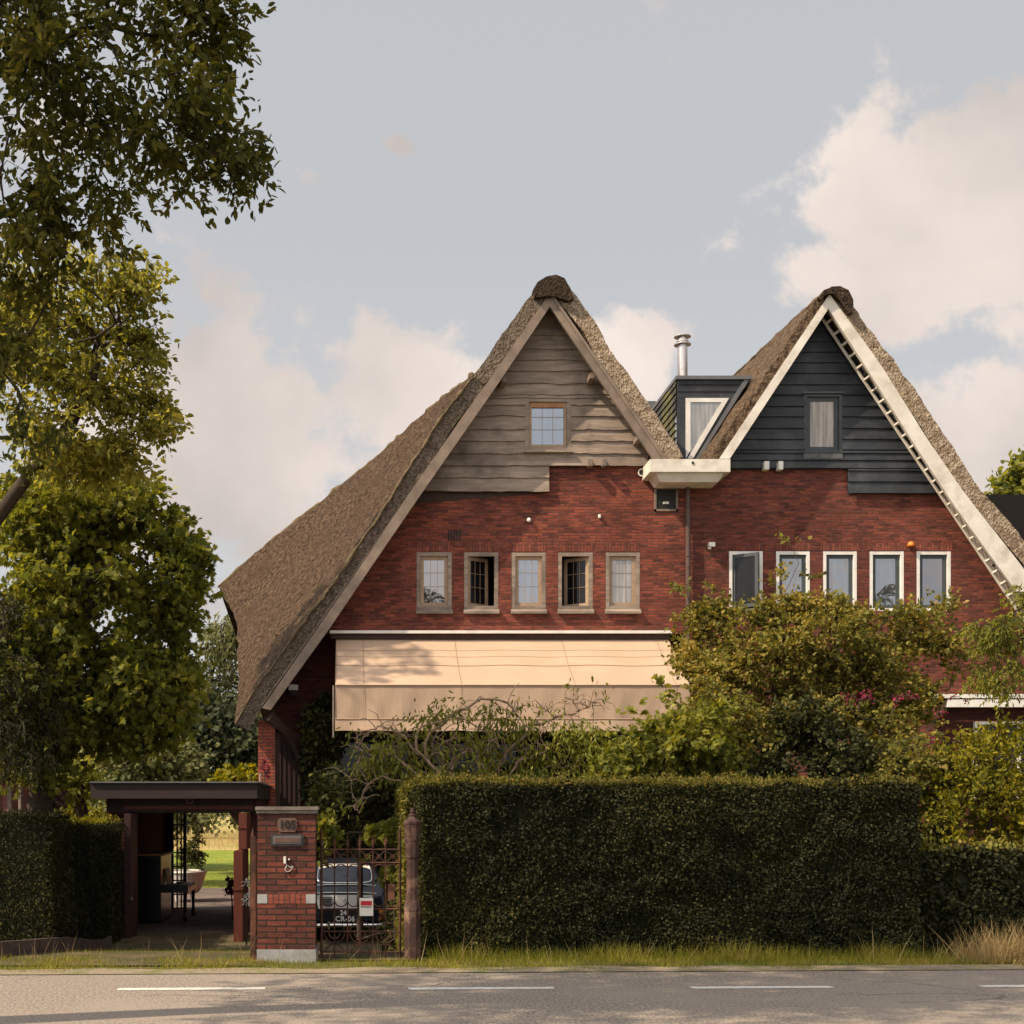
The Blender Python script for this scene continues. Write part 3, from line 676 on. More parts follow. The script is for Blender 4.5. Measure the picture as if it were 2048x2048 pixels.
mb = MB(); p, q = K(640,1266,FY), K(1376,1266,FY); mb.box(p.x, q.x, FY+.001, FY+.75, p.z-.02, p.z); mb.build('floor_overhang', M['wooddark'], H1)
# ground floor, set back
FL = 27.35
P0, P1 = K(551,1250,FL), K(1376*1.0,1620,FL)
mb = MB(); x0 = P0.x; xr = K(1376,1266,FY).x
gx0, gx1 = K(676,1400,FL).x, K(1330,1400,FL).x
for (a, b, c, d) in ((x0, gx0, -.5, 5.3), (gx1, xr, -.5, 5.3), (gx0, gx1, 3.3, 5.3), (gx0, gx1, -.5, .2)): mb.box(a, b, FL, FL+.3, c, d)
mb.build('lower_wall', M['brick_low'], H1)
mb = MB()
n = 9
for i in range(n+1):
    x = gx0+(gx1-gx0)*i/n; mb.box(x-.05, x+.05, FL-.03, FL+.06, .2, 3.3)
mb.box(gx0, gx1, FL-.028, FL+.058, 3.2, 3.3); mb.box(gx0, gx1, FL-.028, FL+.058, 1.9, 1.97)
fr = mb.build('garden_window', M['wooddark'], H1)
MB().box(gx0, gx1, FL+.08, FL+.09, .2, 3.3).build('pane', M['glass_dark'], fr)
mb = MB(); mb.box(gx0+.12, gx0+.32, FL+.10, FL+.16, .8, 3.0); mb.build('curtain', M['white'], fr)
# side and back walls closing the house
xl = P0.x
MB().add([(xl, FL, -.5), (xl, 37, -.5), (xl, 37, 3.6), (xl, FL, 3.6)], [(0,1,2,3)]).build('side_wall', M['brick_sunlit'], H1)
mb = MB(); mb.add([(xl, 37, -.5), (13, 37, -.5), (13, 37, 5), (9, 37, 11), (4, 37, 11), (xl, 37, 4)], [(0,1,2,3,4,5)]); mb.build('rear_wall', M['brick_b'], H1)
MB().box(xl, xr, FY+.76, 36.9, 5.0, 5.2).build('upper_floor', M['dark'], H1)
MB().box(1.0, xr, 28.2, 28.25, 5.2, 7.4).build('inner_wall', M['dark'], H1)
# brick side column and porch
mb = MB(); mb.kbox(516,550,1441,1640,26.4,.5); mb.build('corner_pier', M['brick_sunlit'], H1)
mb = MB(); p = K(507,1574,25.9); q = K(530,1900,25.9); mb.box(p.x, q.x, 25.9, 26.38, -.5, p.z); mb.build('garden_wall_stub', M['brick_sunlit'], H1)
mb = MB()
mb.tube([K(536,1432,26.3), K(556,1452,26.5), K(588,1480,26.9), K(604,1520,27.25)], [.14,.12,.11,.10], 4); mb.tube([K(552,1450,26.6), K(554,1890,26.6)], .075, 4); mb.build('porch_brace', M['wooddark'], H1)
mb = MB(); p = K(556,1470,FL-.05); q = K(604,1880,FL-.05); mb.box(p.x, q.x, FL-.05, FL-.005, -.45, p.z)
for i in range(5):
    x = p.x+(q.x-p.x)*(i+.5)/5; mb.box(x-.012, x+.012, FL-.07, FL-.051, -.4, p.z-.05)
d = mb.build('side_door', M['garagewood'], H1); MB().lathe((q.x-.08, FL-.1, .6), [(.0,0),(.022,.01),(.022,.04),(0,.05)], 10).build('door_knob', M['chrome'], d)
mb = MB(); mb.tube([K(520.5,1547,25.8), K(520.5,1900,25.8)], .024, 8); mb.build('copper_pipe', pm('pipe_pale', (.62,.42,.32), rough=.5), H1)
# oak cladding
def boards(lines, edge_l, edge_r, Y, mat, parent, name='gable_cladding', wav=.03, lap=.03, seed=0):
    mb = MB()
    for k in range(len(lines)-1):
        va, vb = lines[k], lines[k+1]; ex = 4
        n = 26; top = []; bot_ = []
        for i in range(n+1):
            t = i/n
            def xat(v): return edge_l(v)+(edge_r(v)-edge_l(v))*t
            w = wav*noise.noise(Vector((xat(vb)/38.0, k*7.3+seed, 0)))+wav*.5*noise.noise(Vector((xat(vb)/12.0, k*3.3+seed, 5)))
            a = K(xat(va), va-ex, Y); b = K(xat(vb), vb+1, Y); b.z += w; top.append(a); bot_.append(b)
        for i in range(n):
            a, b, c, d = top[i], top[i+1], bot_[i+1], bot_[i]
            A, Bq, C, D = a+Vector((0,-.004,0)), b+Vector((0,-.004,0)), c+Vector((0,-.016-lap,0)), d+Vector((0,-.016-lap,0))
            mb.add([A, Bq, C, D, D+Vector((0,.05,0)), C+Vector((0,.05,0))], [(0,1,2,3),(3,2,5,4)])
    return mb.build(name, mat, parent, fixn=False)
def lin(a, b): return lambda v: a[0]+(b[0]-a[0])*(v-a[1])/(b[1]-a[1])
L1 = [613,649,672,698,720,742,767,789,810,832,859,882,907,931]
el, er = lin((1088,612),(822,985)), lin((1108,612),(1306,912))
erc = lambda v: min(er(v), 1296)
wx = (1049,1143,794,907)
def split_boards(lines, el, er, win, Y, mat, parent, wav, **k):
    """boards interrupted by the window opening"""
    up = [v for v in lines if v <= win[2]+3]; mid = [win[2]+0]+[v for v in lines if win[2]+3 < v < win[3]]+[win[3]]; lo_ = [win[3]]+[v for v in lines if v > win[3]]
    boards(lines[:len(up)]+[win[2]+2], el, er, Y, mat, parent, wav=wav, **k)
    boards(mid, el, lambda v: win[0]+2, Y, mat, parent, wav=wav, seed=3, **k); boards(mid, lambda v: win[1]-2, er, Y, mat, parent, wav=wav, seed=9, **k)
    if len(lo_) > 1: boards(lo_, el, er, Y, mat, parent, wav=wav, seed=5, **k)
split_boards(L1[:-1]+[931], el, erc, wx, FY-.06, M['oldwood'], H1, .024)
boards([931,955,982], lambda v: lin((1088,612),(822,985))(v), lambda v: 1098, FY-.06, M['oldwood'], H1, wav=.022, seed=20)
wallpoly('gable_backing', [(1096,580),(790,1010),(1098,985),(1098,935),(1340,931),(1340,920)], [wx], FY-.01, M['wooddark'], H1, .12)
# windows
def window(parent, u0, u1, v0, v1, Y, fmat, smat, pmat, fw=8, sw=7, label=None, bars=True, openang=None, sill=True, hinge='l', name='window', sillv=1228, topgap=0, muntin=.007):
    p, q = K(u0, v1, Y), K(u1, v0, Y); s = Y/F_PX; f = fw*s; g = sw*s
    x0, x1, z0, z1 = p.x, q.x, p.z, q.z
    mb = MB(); ya, yb = Y+.002, Y+.10
    e = .002
    mb.box(x0+e, x0+f, ya, yb, z0+e, z1-e, .004); mb.box(x1-f, x1-e, ya, yb, z0+e, z1-e, .004); mb.box(x0+f-.001, x1-f+.001, ya+.003, yb-.003, z1-f, z1-e-.001); mb.box(x0+f-.001, x1-f+.001, ya+.003, yb-.003, z0+e+.001, z0+f*.8)
    w = mb.build(name, fmat, parent)
    if label: w['label'] = label
    ix0, ix1, iz0, iz1 = x0+f, x1-f, z0+f*.8, z1-f
    sb = MB(); wd = ix1-ix0; hh = iz1-iz0
    sb.box(0, g, 0, .05, 0, hh, .003); sb.box(wd-g, wd, 0, .05, 0, hh, .003); sb.box(g-.001, wd-g+.001, .003, .047, hh-g, hh-.001); sb.box(g-.001, wd-g+.001, .003, .047, .001, g)
    if bars:
        for k in (1/3, 2/3): sb.box(g+(wd-2*g)*k-muntin/2, g+(wd-2*g)*k+muntin/2, .012, .02, g, hh-g)
        for k in (.38, .70): sb.box(g, wd-g, .011, .021, g+(hh-2*g)*k-muntin/2, g+(hh-2*g)*k+muntin/2)
    gb = MB(); gb.box(g-.004, wd-g+.004, .022, .028, g-.004, hh-g+.004)
    ang = openang or 0
    for bld, nm, mm in ((sb, 'sash', smat), (gb, 'pane', pmat)):
        vs = []
        for (x, y, z) in bld.v:
            if hinge == 'r': xx = x-wd
            else: xx = x
            X = xx*math.cos(ang)-y*math.sin(ang); Yy = xx*math.sin(ang)+y*math.cos(ang)
            vs.append((X+(ix0 if hinge == 'l' else ix1), Yy+Y+.045, z+iz0))
        bld.v = vs; bld.build(nm, mm, w)
    if sill:
        mb = MB(); zs = K(0, sillv, Y).z
        mb.add([(x0-.01, Y-.09, zs), (x1+.01, Y-.09, zs), (x1+.01, Y+.0, zs), (x0-.01, Y+.0, zs), (x0-.01, Y-.09, zs+.04), (x1+.01, Y-.09, zs+.04), (x1+.01, Y+.001, z0), (x0-.01, Y+.001, z0)], [(0,3,2,1),(4,5,6,7),(0,1,5,4),(1,2,6,5),(3,0,4,7)]); mb.build('sill', fmat, w)
    return w
sash_l = pm('sash_oak', (.36,.25,.16), (.26,.18,.12), 8, .6)
labs = ['oak framed window farthest left of the row, reflecting trees', 'oak framed window second from left with its casement ajar', 'oak framed middle window reflecting blue sky', 'oak framed window fourth from left with its casement ajar', 'oak framed window farthest right of the row with pale curtain']
for k, (a, b) in enumerate(WU):
    window(H1, a, b, 1104, 1218, FY-.0, M['oldwood'], sash_l, [M['glass'], M['glass_dark'], M['glass_sky'], M['glass_dark'], M['glass_pale']][k], label=labs[k],
           openang=(None, R(34), None, R(-34), None)[k], hinge='l' if k in (0,1,2,4) else 'r')
for (a, b) in WU:
    MB().box(K(a,0,FY).x-.0, K(b,0,FY).x+.0, FY+.3, FY+.32, 5.3, 7.2)  # (dark rooms lie behind)
w = window(H1, *wx[:2], wx[2], wx[3]-6, FY-.09, M['oldwood'], sash_l, M['glass_sky'], fw=9, sw=6, label='square oak framed window high in the weathered gable', sillv=906)
MB().kbox(1061,1129,806,815,FY-.06,.02).build('inner_blind', M['orangewood'], w)
# soldier courses
mb = MB()
for a, b in WU: mb.kbox(a-1, b+1, 1089, 1103, FY-.006, .01)
mb.kbox(833,1285,1084.5,1088.5,FY-.004,.01)
mb.build('soldier_course', M['brick_soldier'], H1)
# small fittings
mb = MB()
for k in range(5): mb.kbox(896+k*5.6, 899+k*5.6, 1059, 1081, FY-.012, .02)
mb.build('vent_slots', M['ink'], H1)
def ball(u, v, Y, r, name, mat, parent):
    c = K(u, v, Y); prof = [(r*math.sin(math.pi*i/8)+1e-4, -r*math.cos(math.pi*i/8)) for i in range(9)]; return MB().lathe(c, prof, 14).build(name, mat, parent, smooth=True)
ball(1058,1040,FY-.04,.045,'wall_ball',M['white'],H1)
MB().kbox(1197,1202,1028,1036,FY-.06,.06,.01).build('wall_sensor', M['white'], H1)
c = K(1284,945,FY-.05)
mb = MB(); ring = [c+Vector((math.cos(a)*.07, 0, math.sin(a)*.07)) for a in np.linspace(0, 2*math.pi, 21)]; mb.tube(ring, .016, 6, cap=False); bk = mb.build('round_lamp', M['white'], H1, smooth=True)
MB().tube([c+Vector((0,.05,0)), c+Vector((0,-.03,0))], [.045,.04], 14).build('lens', M['ink'], bk)
for u in (1177,1205): MB().kbox(u, u+9, 917, 932, FY-.22, .2, .01).build('beam_end', M['bargewood'], H1)
for (u, v) in ((1180,745),(1275,868),(1003,752)):
    MB().kbox(u, u+10, v, v+12, RY+.1, .5, .01).build('purlin_end', M['bargewood'], H1)
bx = MB(); 
for a in ((1309,1313,974,1022),(1352,1356,974,1022),(1309,1356,974,978),(1309,1356,1018,1022)): bx.kbox(*a, FY-.03, .03)
b = bx.build('small_hatch', M['bargewood'], H1); MB().kbox(1313,1352,978,1018,FY-.012,.01).build('pane', M['ink'], b)
MB().kbox(1326,1338,1003,1008,FY-.03,.015,.004).build('hatch_handle', M['white'], b)
mb = MB(); mb.kbox(577,596,1369,1380,FL-.22,.2,.01); l = mb.build('porch_lamp', M['white'], H1); MB().kbox(579,594,1380,1391,FL-.2,.18,.01).build('lamp_housing', M['ink'], l)
mb = MB(); mb.tube([K(1376,962,FY-.10), K(1376,1900,FY-.10)], .045, 10)
for v in (1010, 1110, 1210, 1350): mb.tube([K(1376,v,FY-.10), K(1376,v+3,FY-.10)], .058, 10)
mb.build('downpipe', M['pipe'], H1, smooth=False)
# awning
AW, AF = 26.62, 24.9
ax0, ax1 = K(672,1277,AW).x, K(1336,1277,AW).x
mb = MB(); p, q = K(660,1268.5,AW), K(1340,1263,AW); mb.box(p.x, q.x, AW-.16, AW+.07, p.z, q.z); aw = mb.build('awning', M['white'], H1)
mb = MB(); mb.box(p.x+.02, q.x-.02, AW-.08, AW+.07, p.z-.1, p.z-.001); mb.build('roller_shadow_box', M['wooddark'], aw)
zt, ze, zd, zb = K(0,1277,AW).z, K(0,1371,AF).z, K(0,1439,AF).z, K(0,1462,AF).z
def slope(a, b):
    x = ax0+(ax1-ax0)*a; sag = -.06*math.sin(math.pi*b)-.02*math.sin(a*math.pi*4)**2*math.sin(math.pi*b)
    return (x, AW+(AF-AW)*b, zt+(ze-zt)*b+sag)
mb = MB(); mb.grid(slope, 90, 14); mb.grid(lambda a, b: (ax0+(ax1-ax0)*a, AF+.015*math.sin(a*31)*b+.01*math.sin(a*83+b*2)*b, ze+(zd-ze)*b), 120, 8)
mb.grid(lambda a, b: (ax0+(ax1-ax0)*a, AF-.02+.02*math.sin(a*47)*b-.02*b, zd+(zb-zd)*b+.008*math.sin(a*60)*b), 120, 4)
o = mb.build('canopy', M['canvas'], aw, smooth=True, fixn=False)
for x in (ax0, ax1): MB().add([(x, AW, zt), (x, AF, ze), (x, AF, zd), (x, AW, zd+.3)], [(0,1,2,3)]).build('side_cheek', M['canvas'], aw)
mb = MB()
def seam_line(fn, n=40, r=.006):
    pts = [fn(i/n) for i in range(n+1)]; mb.tube([Vector(p)+Vector((0,-.004,.006)) for p in pts], r, 4)
for b in (.52,): seam_line(lambda a: slope(a, b), r=.007)
seam_line(lambda a: (ax0+(ax1-ax0)*a, AF-.006, ze), r=.012); seam_line(lambda a: (ax0+(ax1-ax0)*a, AF-.018, zd), r=.011)
for k in (.22,.34): seam_line(lambda a: slope(a, k), r=.003)
for a in (.081,.357,.678,.963): seam_line(lambda t: slope(a, t), 14, .004); seam_line(lambda t: (ax0+(ax1-ax0)*a, AF-.004, ze+(zd-ze)*t), 4, .004)
mb.build('seams', M['seam'], aw)
mb = MB(); mb.tube([(ax0-.03, AF, zd), (ax0-.03, AW+.0, zd+.25)], .02, 6); mb.tube([(ax0-.03, AF, ze), (ax0-.03, AF, zb-.12)], .018, 6); mb.build('awning_arm', M['bargewood'], aw)

# ------------------------------------------------------------------ right hand house
H2 = thing('thatched_house', (11, FY, -.45), 'brick house with dark painted boarding, white bargeboards and a ladder under its thatched gable', 'house')
WR = [(1458,1526),(1552,1620),(1646,1714),(1739,1808),(1833,1902)]
wallpoly('upper_wall', [(1376,929),(1461,929),(1695,929),(1695,986),(1912,986),(2060,1210),(2240,1480),(2240,1900),(1376,1900)], [(a, b, 1102, 1222) for a, b in WR]+[(1870,2200,1388,1700)], FY, M['brick_b'], H2)
rl = [(1673,574),(1648,580),(1632,602),(1424,905),(1410,925)]
fl = interp(kl(rl, RY), 34)
thatch('roof_left', [[p+Vector((-.0, 7.5*s/26, .45*s/26)) for p in fl] for s in range(27)], M['thatch_new'], H2, .24)
rr = [(1673,574),(1693,583),(1705,612),(1757,687),(1797,735),(1868,834),(1916,914),(1948,961),(1995,1017),(2048,1080),(2150,1200),(2235,1320)]
fr = interp(kl(rr, RY), 90)
thatch('roof_right', [[p+Vector((0, 7.5*s/26, .45*s/26)) for p in fr] for s in range(27)], M['thatch_new'], H2, .31, M['thatch_cut'])
ridgecap(H2, 0, 0, [(1634,603),(1642,588),(1655,577),(1673,570),(1690,574),(1704,586),(1708,612),(1706,640),(1690,614),(1672,588),(1660,584),(1646,594)], dz=.45)
bo2 = [(1658,588),(1757,719+4),(1856,878),(1932,992),(2048,1137),(2160,1300)]
strip('bargeboard', [(1659,588),(1439,917)], [(1657,617),(1460,917)], RY-.02, .07, M['whitepaint'], H2)
strip('bargeboard', [(1659,588),(1759,725),(1856,880),(1932,990),(2048,1137),(2160,1300)], [(1657,617),(1733,736),(1830,890),(1905,1006),(2048,1204),(2150,1348)], RY-.02, .07, M['whitepaint'], H2)
soffit((1655,597), (1443,914), H2, M['whitepaint']); soffit((1663,600), (2120,1300), H2, M['whitepaint'])
L2 = [622,661,683,704,725,746,769,790,812,833,856,878,899,920,936]
e2l, e2r = lin((1650,622),(1440,940)), lin((1662,622),(1928,1010))
wx2 = (1607,1685,786,906)
split_boards(L2, e2l, e2r, wx2, FY-.06, M['darkboard'], H2, .004)
boards([936,941,963,986], lambda v: 1695, lin((1662,622),(1928,1010)), FY-.06, M['darkboard'], H2, wav=.003)
wallpoly('gable_backing', [(1656,590),(1420,940),(1695,938),(1695,988),(1930,988)], [wx2], FY-.012, M['darkboard'], H2, .12)
w = window(H2, 1607,1685,786,906, FY-.09, M['greyframe'], M['greyframe'], M['glass_beige'], fw=7, sw=8, bars=False, label='narrow grey framed window in the dark boarded gable', sill=False)
mb = MB(); mb.kbox(1605,1687,783,786,FY-.12,.1); mb.kbox(1607,1685,907,917,FY-.11,.03); mb.build('drip_boards', pm('weathered_grey', (.13,.13,.13),(.07,.07,.07), 14), w)
labs2 = ['white framed window beside the downpipe with its grey casement wide open','white framed grey window second from the downpipe','white framed grey window in the middle behind the shrub top','white framed grey window fourth from the downpipe','white framed grey window farthest from the downpipe']
for k, (a, b) in enumerate(WR):
    window(H2, a, b, 1102, 1222, FY, M['white'], M['greyframe'], [M['glass_dark'], M['glass_sky'], M['glass_sky'], M['glass_sky'], M['glass']][k], bars=False, fw=7, sw=7, sillv=1224, sill=False, openang=R(-38) if k == 0 else None, label=labs2[k])
mb = MB()
for a, b in WR: mb.kbox(a-3, b+3, 1086, 1101, FY-.006, .01)
mb.build('soldier_course', M['brick_soldier'], H2)
mb = MB(); mb.box(K(1376,0,FY).x, K(2240,0,FY).x, 29.2, 29.25, 4, 8.6); mb.build('inner_wall', M['dark'], H2)
for u in (1529,1557): MB().kbox(u, u+10, 922, 939, FY-.22, .16, .008).build('beam_end', M['white'], H2)
# box gutter between the gables
mb = MB(); p, q = K(1300,944,26.0), K(1461,918,26.0); mb.box(p.x, q.x, 26.0, 27.4, p.z, q.z, .006); g = mb.build('box_gutter', M['whitepaint'], H2)
p, q = K(1310,962,26.08), K(1449,944.2,26.08); mb = MB(); mb.add([(p.x+.12,26.16,p.z),(q.x-.1,26.16,p.z),(q.x-.1,26.68,p.z),(p.x+.12,26.68,p.z),(p.x,26.05,q.z),(q.x,26.05,q.z),(q.x,26.68,q.z),(p.x,26.68,q.z)], [(0,3,2,1),(4,5,6,7),(0,1,5,4),(1,2,6,5),(2,3,7,6),(3,0,4,7)]); mb.build('gutter_base', M['whitepaint'], g)
MB().kbox(1384,1388,923,928,25.985,.02).build('overflow_hole', M['ink'], g)
# dormer
DY = 27.5
mb = MB(); mb.prism([K(1354,757,DY), K(1498,757,DY), K(1396,918,DY), K(1354,918,DY)], .05); d = mb.build('dormer', M['darkboard'], H2)
mb = MB()
for v in (768, 782): mb.kbox(1356, 1488-(v-757)*.62, v, v+1.5, DY-.012, .012)
mb.build('board_joints', M['ink'], d)
mb = MB(); mb.kbox(1352,1504,751,758,DY-.06,2.6); mb.build('dormer_roof', M['lead'], d)
X = K(1354,0,DY).x; zt_, zb_ = K(0,757,DY).z, K(0,918,DY).z
mb = MB()
for k in range(11):
    z0 = zb_+(zt_-zb_)*k/11; z1 = zb_+(zt_-zb_)*(k+1)/11
    mb.add([(X-.035, DY+.01, z0), (X-.035, 30.2, z0), (X-.008, 30.2, z1), (X-.008, DY+.01, z1)], [(0,1,2,3)]); mb.add([(X-.035, DY+.01, z0), (X-.035, 30.2, z0), (X-.008, 30.2, z0), (X-.008, DY+.01, z0)], [(3,2,1,0)])
mb.build('tiled_cheek', M['tilecheek'], d)
mb = MB(); Yw = DY-.03
mb.prism([K(1372,796,Yw), K(1381,796,Yw), K(1381,900,Yw), K(1372,917,Yw)], .03)
mb.prism([K(1381.1,796,Yw), K(1458,796,Yw), K(1452,804,Yw), K(1381.1,804,Yw)], .029)
mb.prism([K(1458,796.3,Yw-.004), K(1386,917,Yw-.004), K(1375,917,Yw-.004), K(1448,796.3,Yw-.004)], .03); w = mb.build('dormer_window', M['white'], d)
MB().prism([K(1380,802,Yw+.02), K(1448,802,Yw+.02), K(1380,906,Yw+.02)], .006).build('pane', M['glass_pale'], d)
MB().prism([K(1500,757,Yw-.01), K(1398,918,Yw-.01), K(1391,918,Yw-.01), K(1490,757,Yw-.01)], .05).build('flashing', M['lead'], d)
MB().kbox(1292,1312,802,815,30.3,3.0).build('valley_roof', M['lead'], H2)
# flue
c = K(1365,752,28.6); s = 28.6/F_PX
mb = MB(); mb.lathe((c.x, c.y, c.z-.5), [(.105,0),(.105,1.12),(.112,1.13),(.112,1.15),(.18,1.16),(.18,1.18),(.125,1.20)], 20)
mb.lathe((c.x, c.y, c.z-.5), [(.12,1.20),(.13,1.22),(.13,1.25),(.09,1.255),(.09,1.33)], 20); mb.lathe((c.x, c.y, c.z-.5), [(.18,1.33),(.18,1.345),(.09,1.365)], 20)
mb.build('flue_pipe', M['steel'], H2, smooth=False)
# fittings
mb = MB(); mb.kbox(1418,1431,1084,1093,FY-.12,.1,.01); mb.kbox(1417,1423,1090,1098,FY-.08,.06,.008); mb.build('security_lamp', M['white'], H2)
c = K(1822,1091,FY-.05); mb = MB(); mb.lathe((c.x, c.y, c.z-.02), [(.065,0),(.068,.03),(.055,.075),(.02,.10),(.001,.103)], 14); mb.build('alarm_dome', M['amber'], H2, smooth=True)
# ground floor window of the right house
w = MB(); 
for a in ((1862,2200,1388,1396),(1896,2200,1399,1414)): w.kbox(*a, FY-.14, .13)
w.build('lintel_boards', M['white'], H2)
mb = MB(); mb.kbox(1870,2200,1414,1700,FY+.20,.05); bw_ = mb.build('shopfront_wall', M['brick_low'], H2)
mb = MB()
for a in ((1950,2120,1443,1449),(1950,1955,1449,1600),(2036,2042,1449,1600)): mb.kbox(*a, FY+.1, .08)
w = mb.build('ground_floor_window', M['white'], H2); MB().kbox(1955,2110,1449,1600,FY+.15,.01).build('pane', M['glass_dark'], w)
# ladder hung below the verge
lad = thing('ladder', K(1700,760,FY-.4), 'long narrow cream ladder hung along the underside of the white verge', 'ladder')
pa, pb = K(1654,628,26.35), K(2140,1356,26.35); dl = (pb-pa).normalized(); perp = Vector((-dl.z, 0, dl.x))
if perp.x > 0: perp = -perp
pa -= perp*.05; pb -= perp*.05; off = perp*.125+Vector((0,.10,0)); L = (pb-pa).length
MB().tube([pa, pb], .026, 4).build('rail', M['whitepaint'], lad); MB().tube([pa+off, pb+off], .028, 4).build('rail', M['whitepaint'], lad)
n = int(L/.27)
for i in range(n): a = pa+dl*(i+.5)*.27; MB().tube([a, a+off], .027, 5).build('rung', M['whitepaint'], lad)
for u, v in ((1741,745),(1830,876),(1916,1001),(1999,1126)):
    c = K(u, v, 26.3); MB().tube([c-Vector((.13,0,.06)), c+Vector((.10,0,.09))], .032, 5).build('hanging_bracket', M['ink'], lad)

# ------------------------------------------------------------------ garage
GY = 23.0; s = GY/F_PX
G = thing('garage', (-2.8, GY, -.45), 'low flat roofed dark garage open at front and back, left of the house', 'garage')
zf0, zf1 = K(0,1597,22.6).z, K(0,1566,22.6).z
MB().box(K(181,0,22.6).x, K(514,0,22.6).x, 22.6, 29.3, zf0, zf1).build('flat_roof', M['fascia'], G)
MB().box(K(179,0,22.55).x, K(516,0,22.55).x, 22.55, 29.4, zf1+.001, zf1+.025).build('roof_trim', M['lead'], G)
MB().box(K(213,0,GY).x, K(507,0,GY).x, GY, GY+.2, K(0,1624,GY).z, zf0-.001).build('door_beam', M['garagewood'], G)
MB().box(K(250,0,GY).x, K(505,0,GY).x, GY-.04, GY-.001, K(0,1619,GY).z, K(0,1611,GY).z).build('beam_moulding', M['redwood'], G)
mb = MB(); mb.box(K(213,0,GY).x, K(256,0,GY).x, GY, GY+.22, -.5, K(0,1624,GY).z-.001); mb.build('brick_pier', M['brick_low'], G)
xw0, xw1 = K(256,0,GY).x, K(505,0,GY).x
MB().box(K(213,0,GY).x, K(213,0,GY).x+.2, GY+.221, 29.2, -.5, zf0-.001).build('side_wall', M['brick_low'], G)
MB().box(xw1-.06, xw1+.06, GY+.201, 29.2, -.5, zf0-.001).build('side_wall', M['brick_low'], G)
xb = K(371,0,29).x
MB().box(K(213,0,GY).x+.201, xb-.28, 29.0, 29.2, -.5, zf0-.001).build('rear_wall', M['dark'], G)
# glazed grid door in rear opening
mb = MB(); xa, xc = xb-.28, xb-.01; z0, z1 = K(0,1800,29).z, K(0,1622,29).z
z0 = -.44
for k in range(4): x = xa+(xc-xa)*k/3; mb.box(x-.014, x+.014, 29.05, 29.09, z0, z1)
for k in range(8): z = z0+(z1-z0)*k/7; mb.box(xa, xc, 29.055, 29.085, z-.014, z+.014)
mb.box(xc-.045, xc+.02, 29.04, 29.1, z0, z1)
mb.build('lattice_door', M['ink'], G)
def leaf(name, u0, u1, v0, v1, Y, d, mat, lab):
    p, q = K(u0, v1, Y), K(u1, v0, Y); mb = MB(); mb.box(p.x, q.x, Y, Y+d, p.z, q.z, .008); mb.box(p.x-.012, q.x+.002, Y-.015, Y-.001, p.z+(q.z-p.z)*.58, p.z+(q.z-p.z)*.62)
    o = mb.build(name, mat, G); o['label'] = lab; return o
dd = leaf('door_leaf', 248, 262, 1627, 1878, 22.3, .7, M['garagewood'], 'brown stable door leaf folded open on the left')
MB().box(K(261,0,22.25).x, K(264,0,22.25).x, 22.2, 22.29, K(0,1800,22.25).z, K(0,1795,22.25).z).build('door_handle', M['chrome'], dd)
leaf('door_leaf', 467, 486, 1702, 1889, 21.7, 1.2, M['redwood'], 'red brown lower door leaf swung open on the right')
leaf('door_leaf', 477, 494, 1626, 1699, 22.0, .9, M['redwood'], 'red brown upper door leaf swung open on the right')
c = K(380,1602,22.9); ring = [c+Vector((math.cos(a)*.055, -.03, math.sin(a)*.045)) for a in np.linspace(0, 2*math.pi, 17)]
MB().tube(ring, .010, 6, cap=False).build('round_lamp', M['bargewood'], G, smooth=True)
MB().box(xw0+.1, -2.3, GY+.5, 28.5, K(0,1624,GY).z-.02, K(0,1624,GY).z).build('ceiling_rail', M['lead'], G)
# piano
PY = 25.2
pn = thing('piano', (K(300,0,PY).x, PY+.7, -.45), 'black upright piano seen from its end inside the garage, keys showing', 'piano')
k0, k1, k2 = K(272,0,PY).x, K(322,0,PY).x, K(376,0,PY).x
MB().box(k0, k1, PY, PY+1.45, -.41, .83, .01).build('case', M['black'], pn)
MB().box(k0-.02, k1+.05, PY-.02, PY+1.47, .831, .87, .006).build('lid', M['orangewood'], pn)
kz = K(0,1772,PY).z
mb = MB(); mb.box(k1+.001, k2, PY, PY+1.45, kz-.13, kz-.03, .006); mb.box(k1+.001, k2, PY, PY+.05, kz-.03, kz+.03); mb.build('keybed', M['black'], pn)
mb = MB()
for i in range(34): mb.box(k1+.15, k2-.03, PY+.06+i*.04, PY+.097+i*.04, kz-.029, kz-.008)
mb.build('white_keys', M['white'], pn)
mb = MB()
for i in range(34):
    if i % 7 not in (2, 6): mb.box(k1+.15, k1+.27, PY+.085+i*.04, PY+.107+i*.04, kz-.007, kz+.008)
mb.build('black_keys', M['ink'], pn)
for y in (PY+.06, PY+1.36): MB().lathe((k2-.06, y, -.41), [(.03,0),(.045,.08),(.03,.16),(.028,.3),(.04,kz+.41-.13)], 10).build('leg', M['black'], pn)
mb = MB(); mb.add([(k1+.06, PY+.4, kz), (k1+.06, PY+1.0, kz), (k1+.004, PY+1.0, kz+.3), (k1+.004, PY+.4, kz+.3), (k1+.08, PY+.4, kz), (k1+.08, PY+1.0, kz), (k1+.024, PY+1.0, kz+.3), (k1+.024, PY+.4, kz+.3)], [(0,3,2,1),(4,5,6,7),(0,1,5,4),(1,2,6,5),(2,3,7,6),(3,0,4,7)]); mb.build('music_desk', M['redwood'], pn)
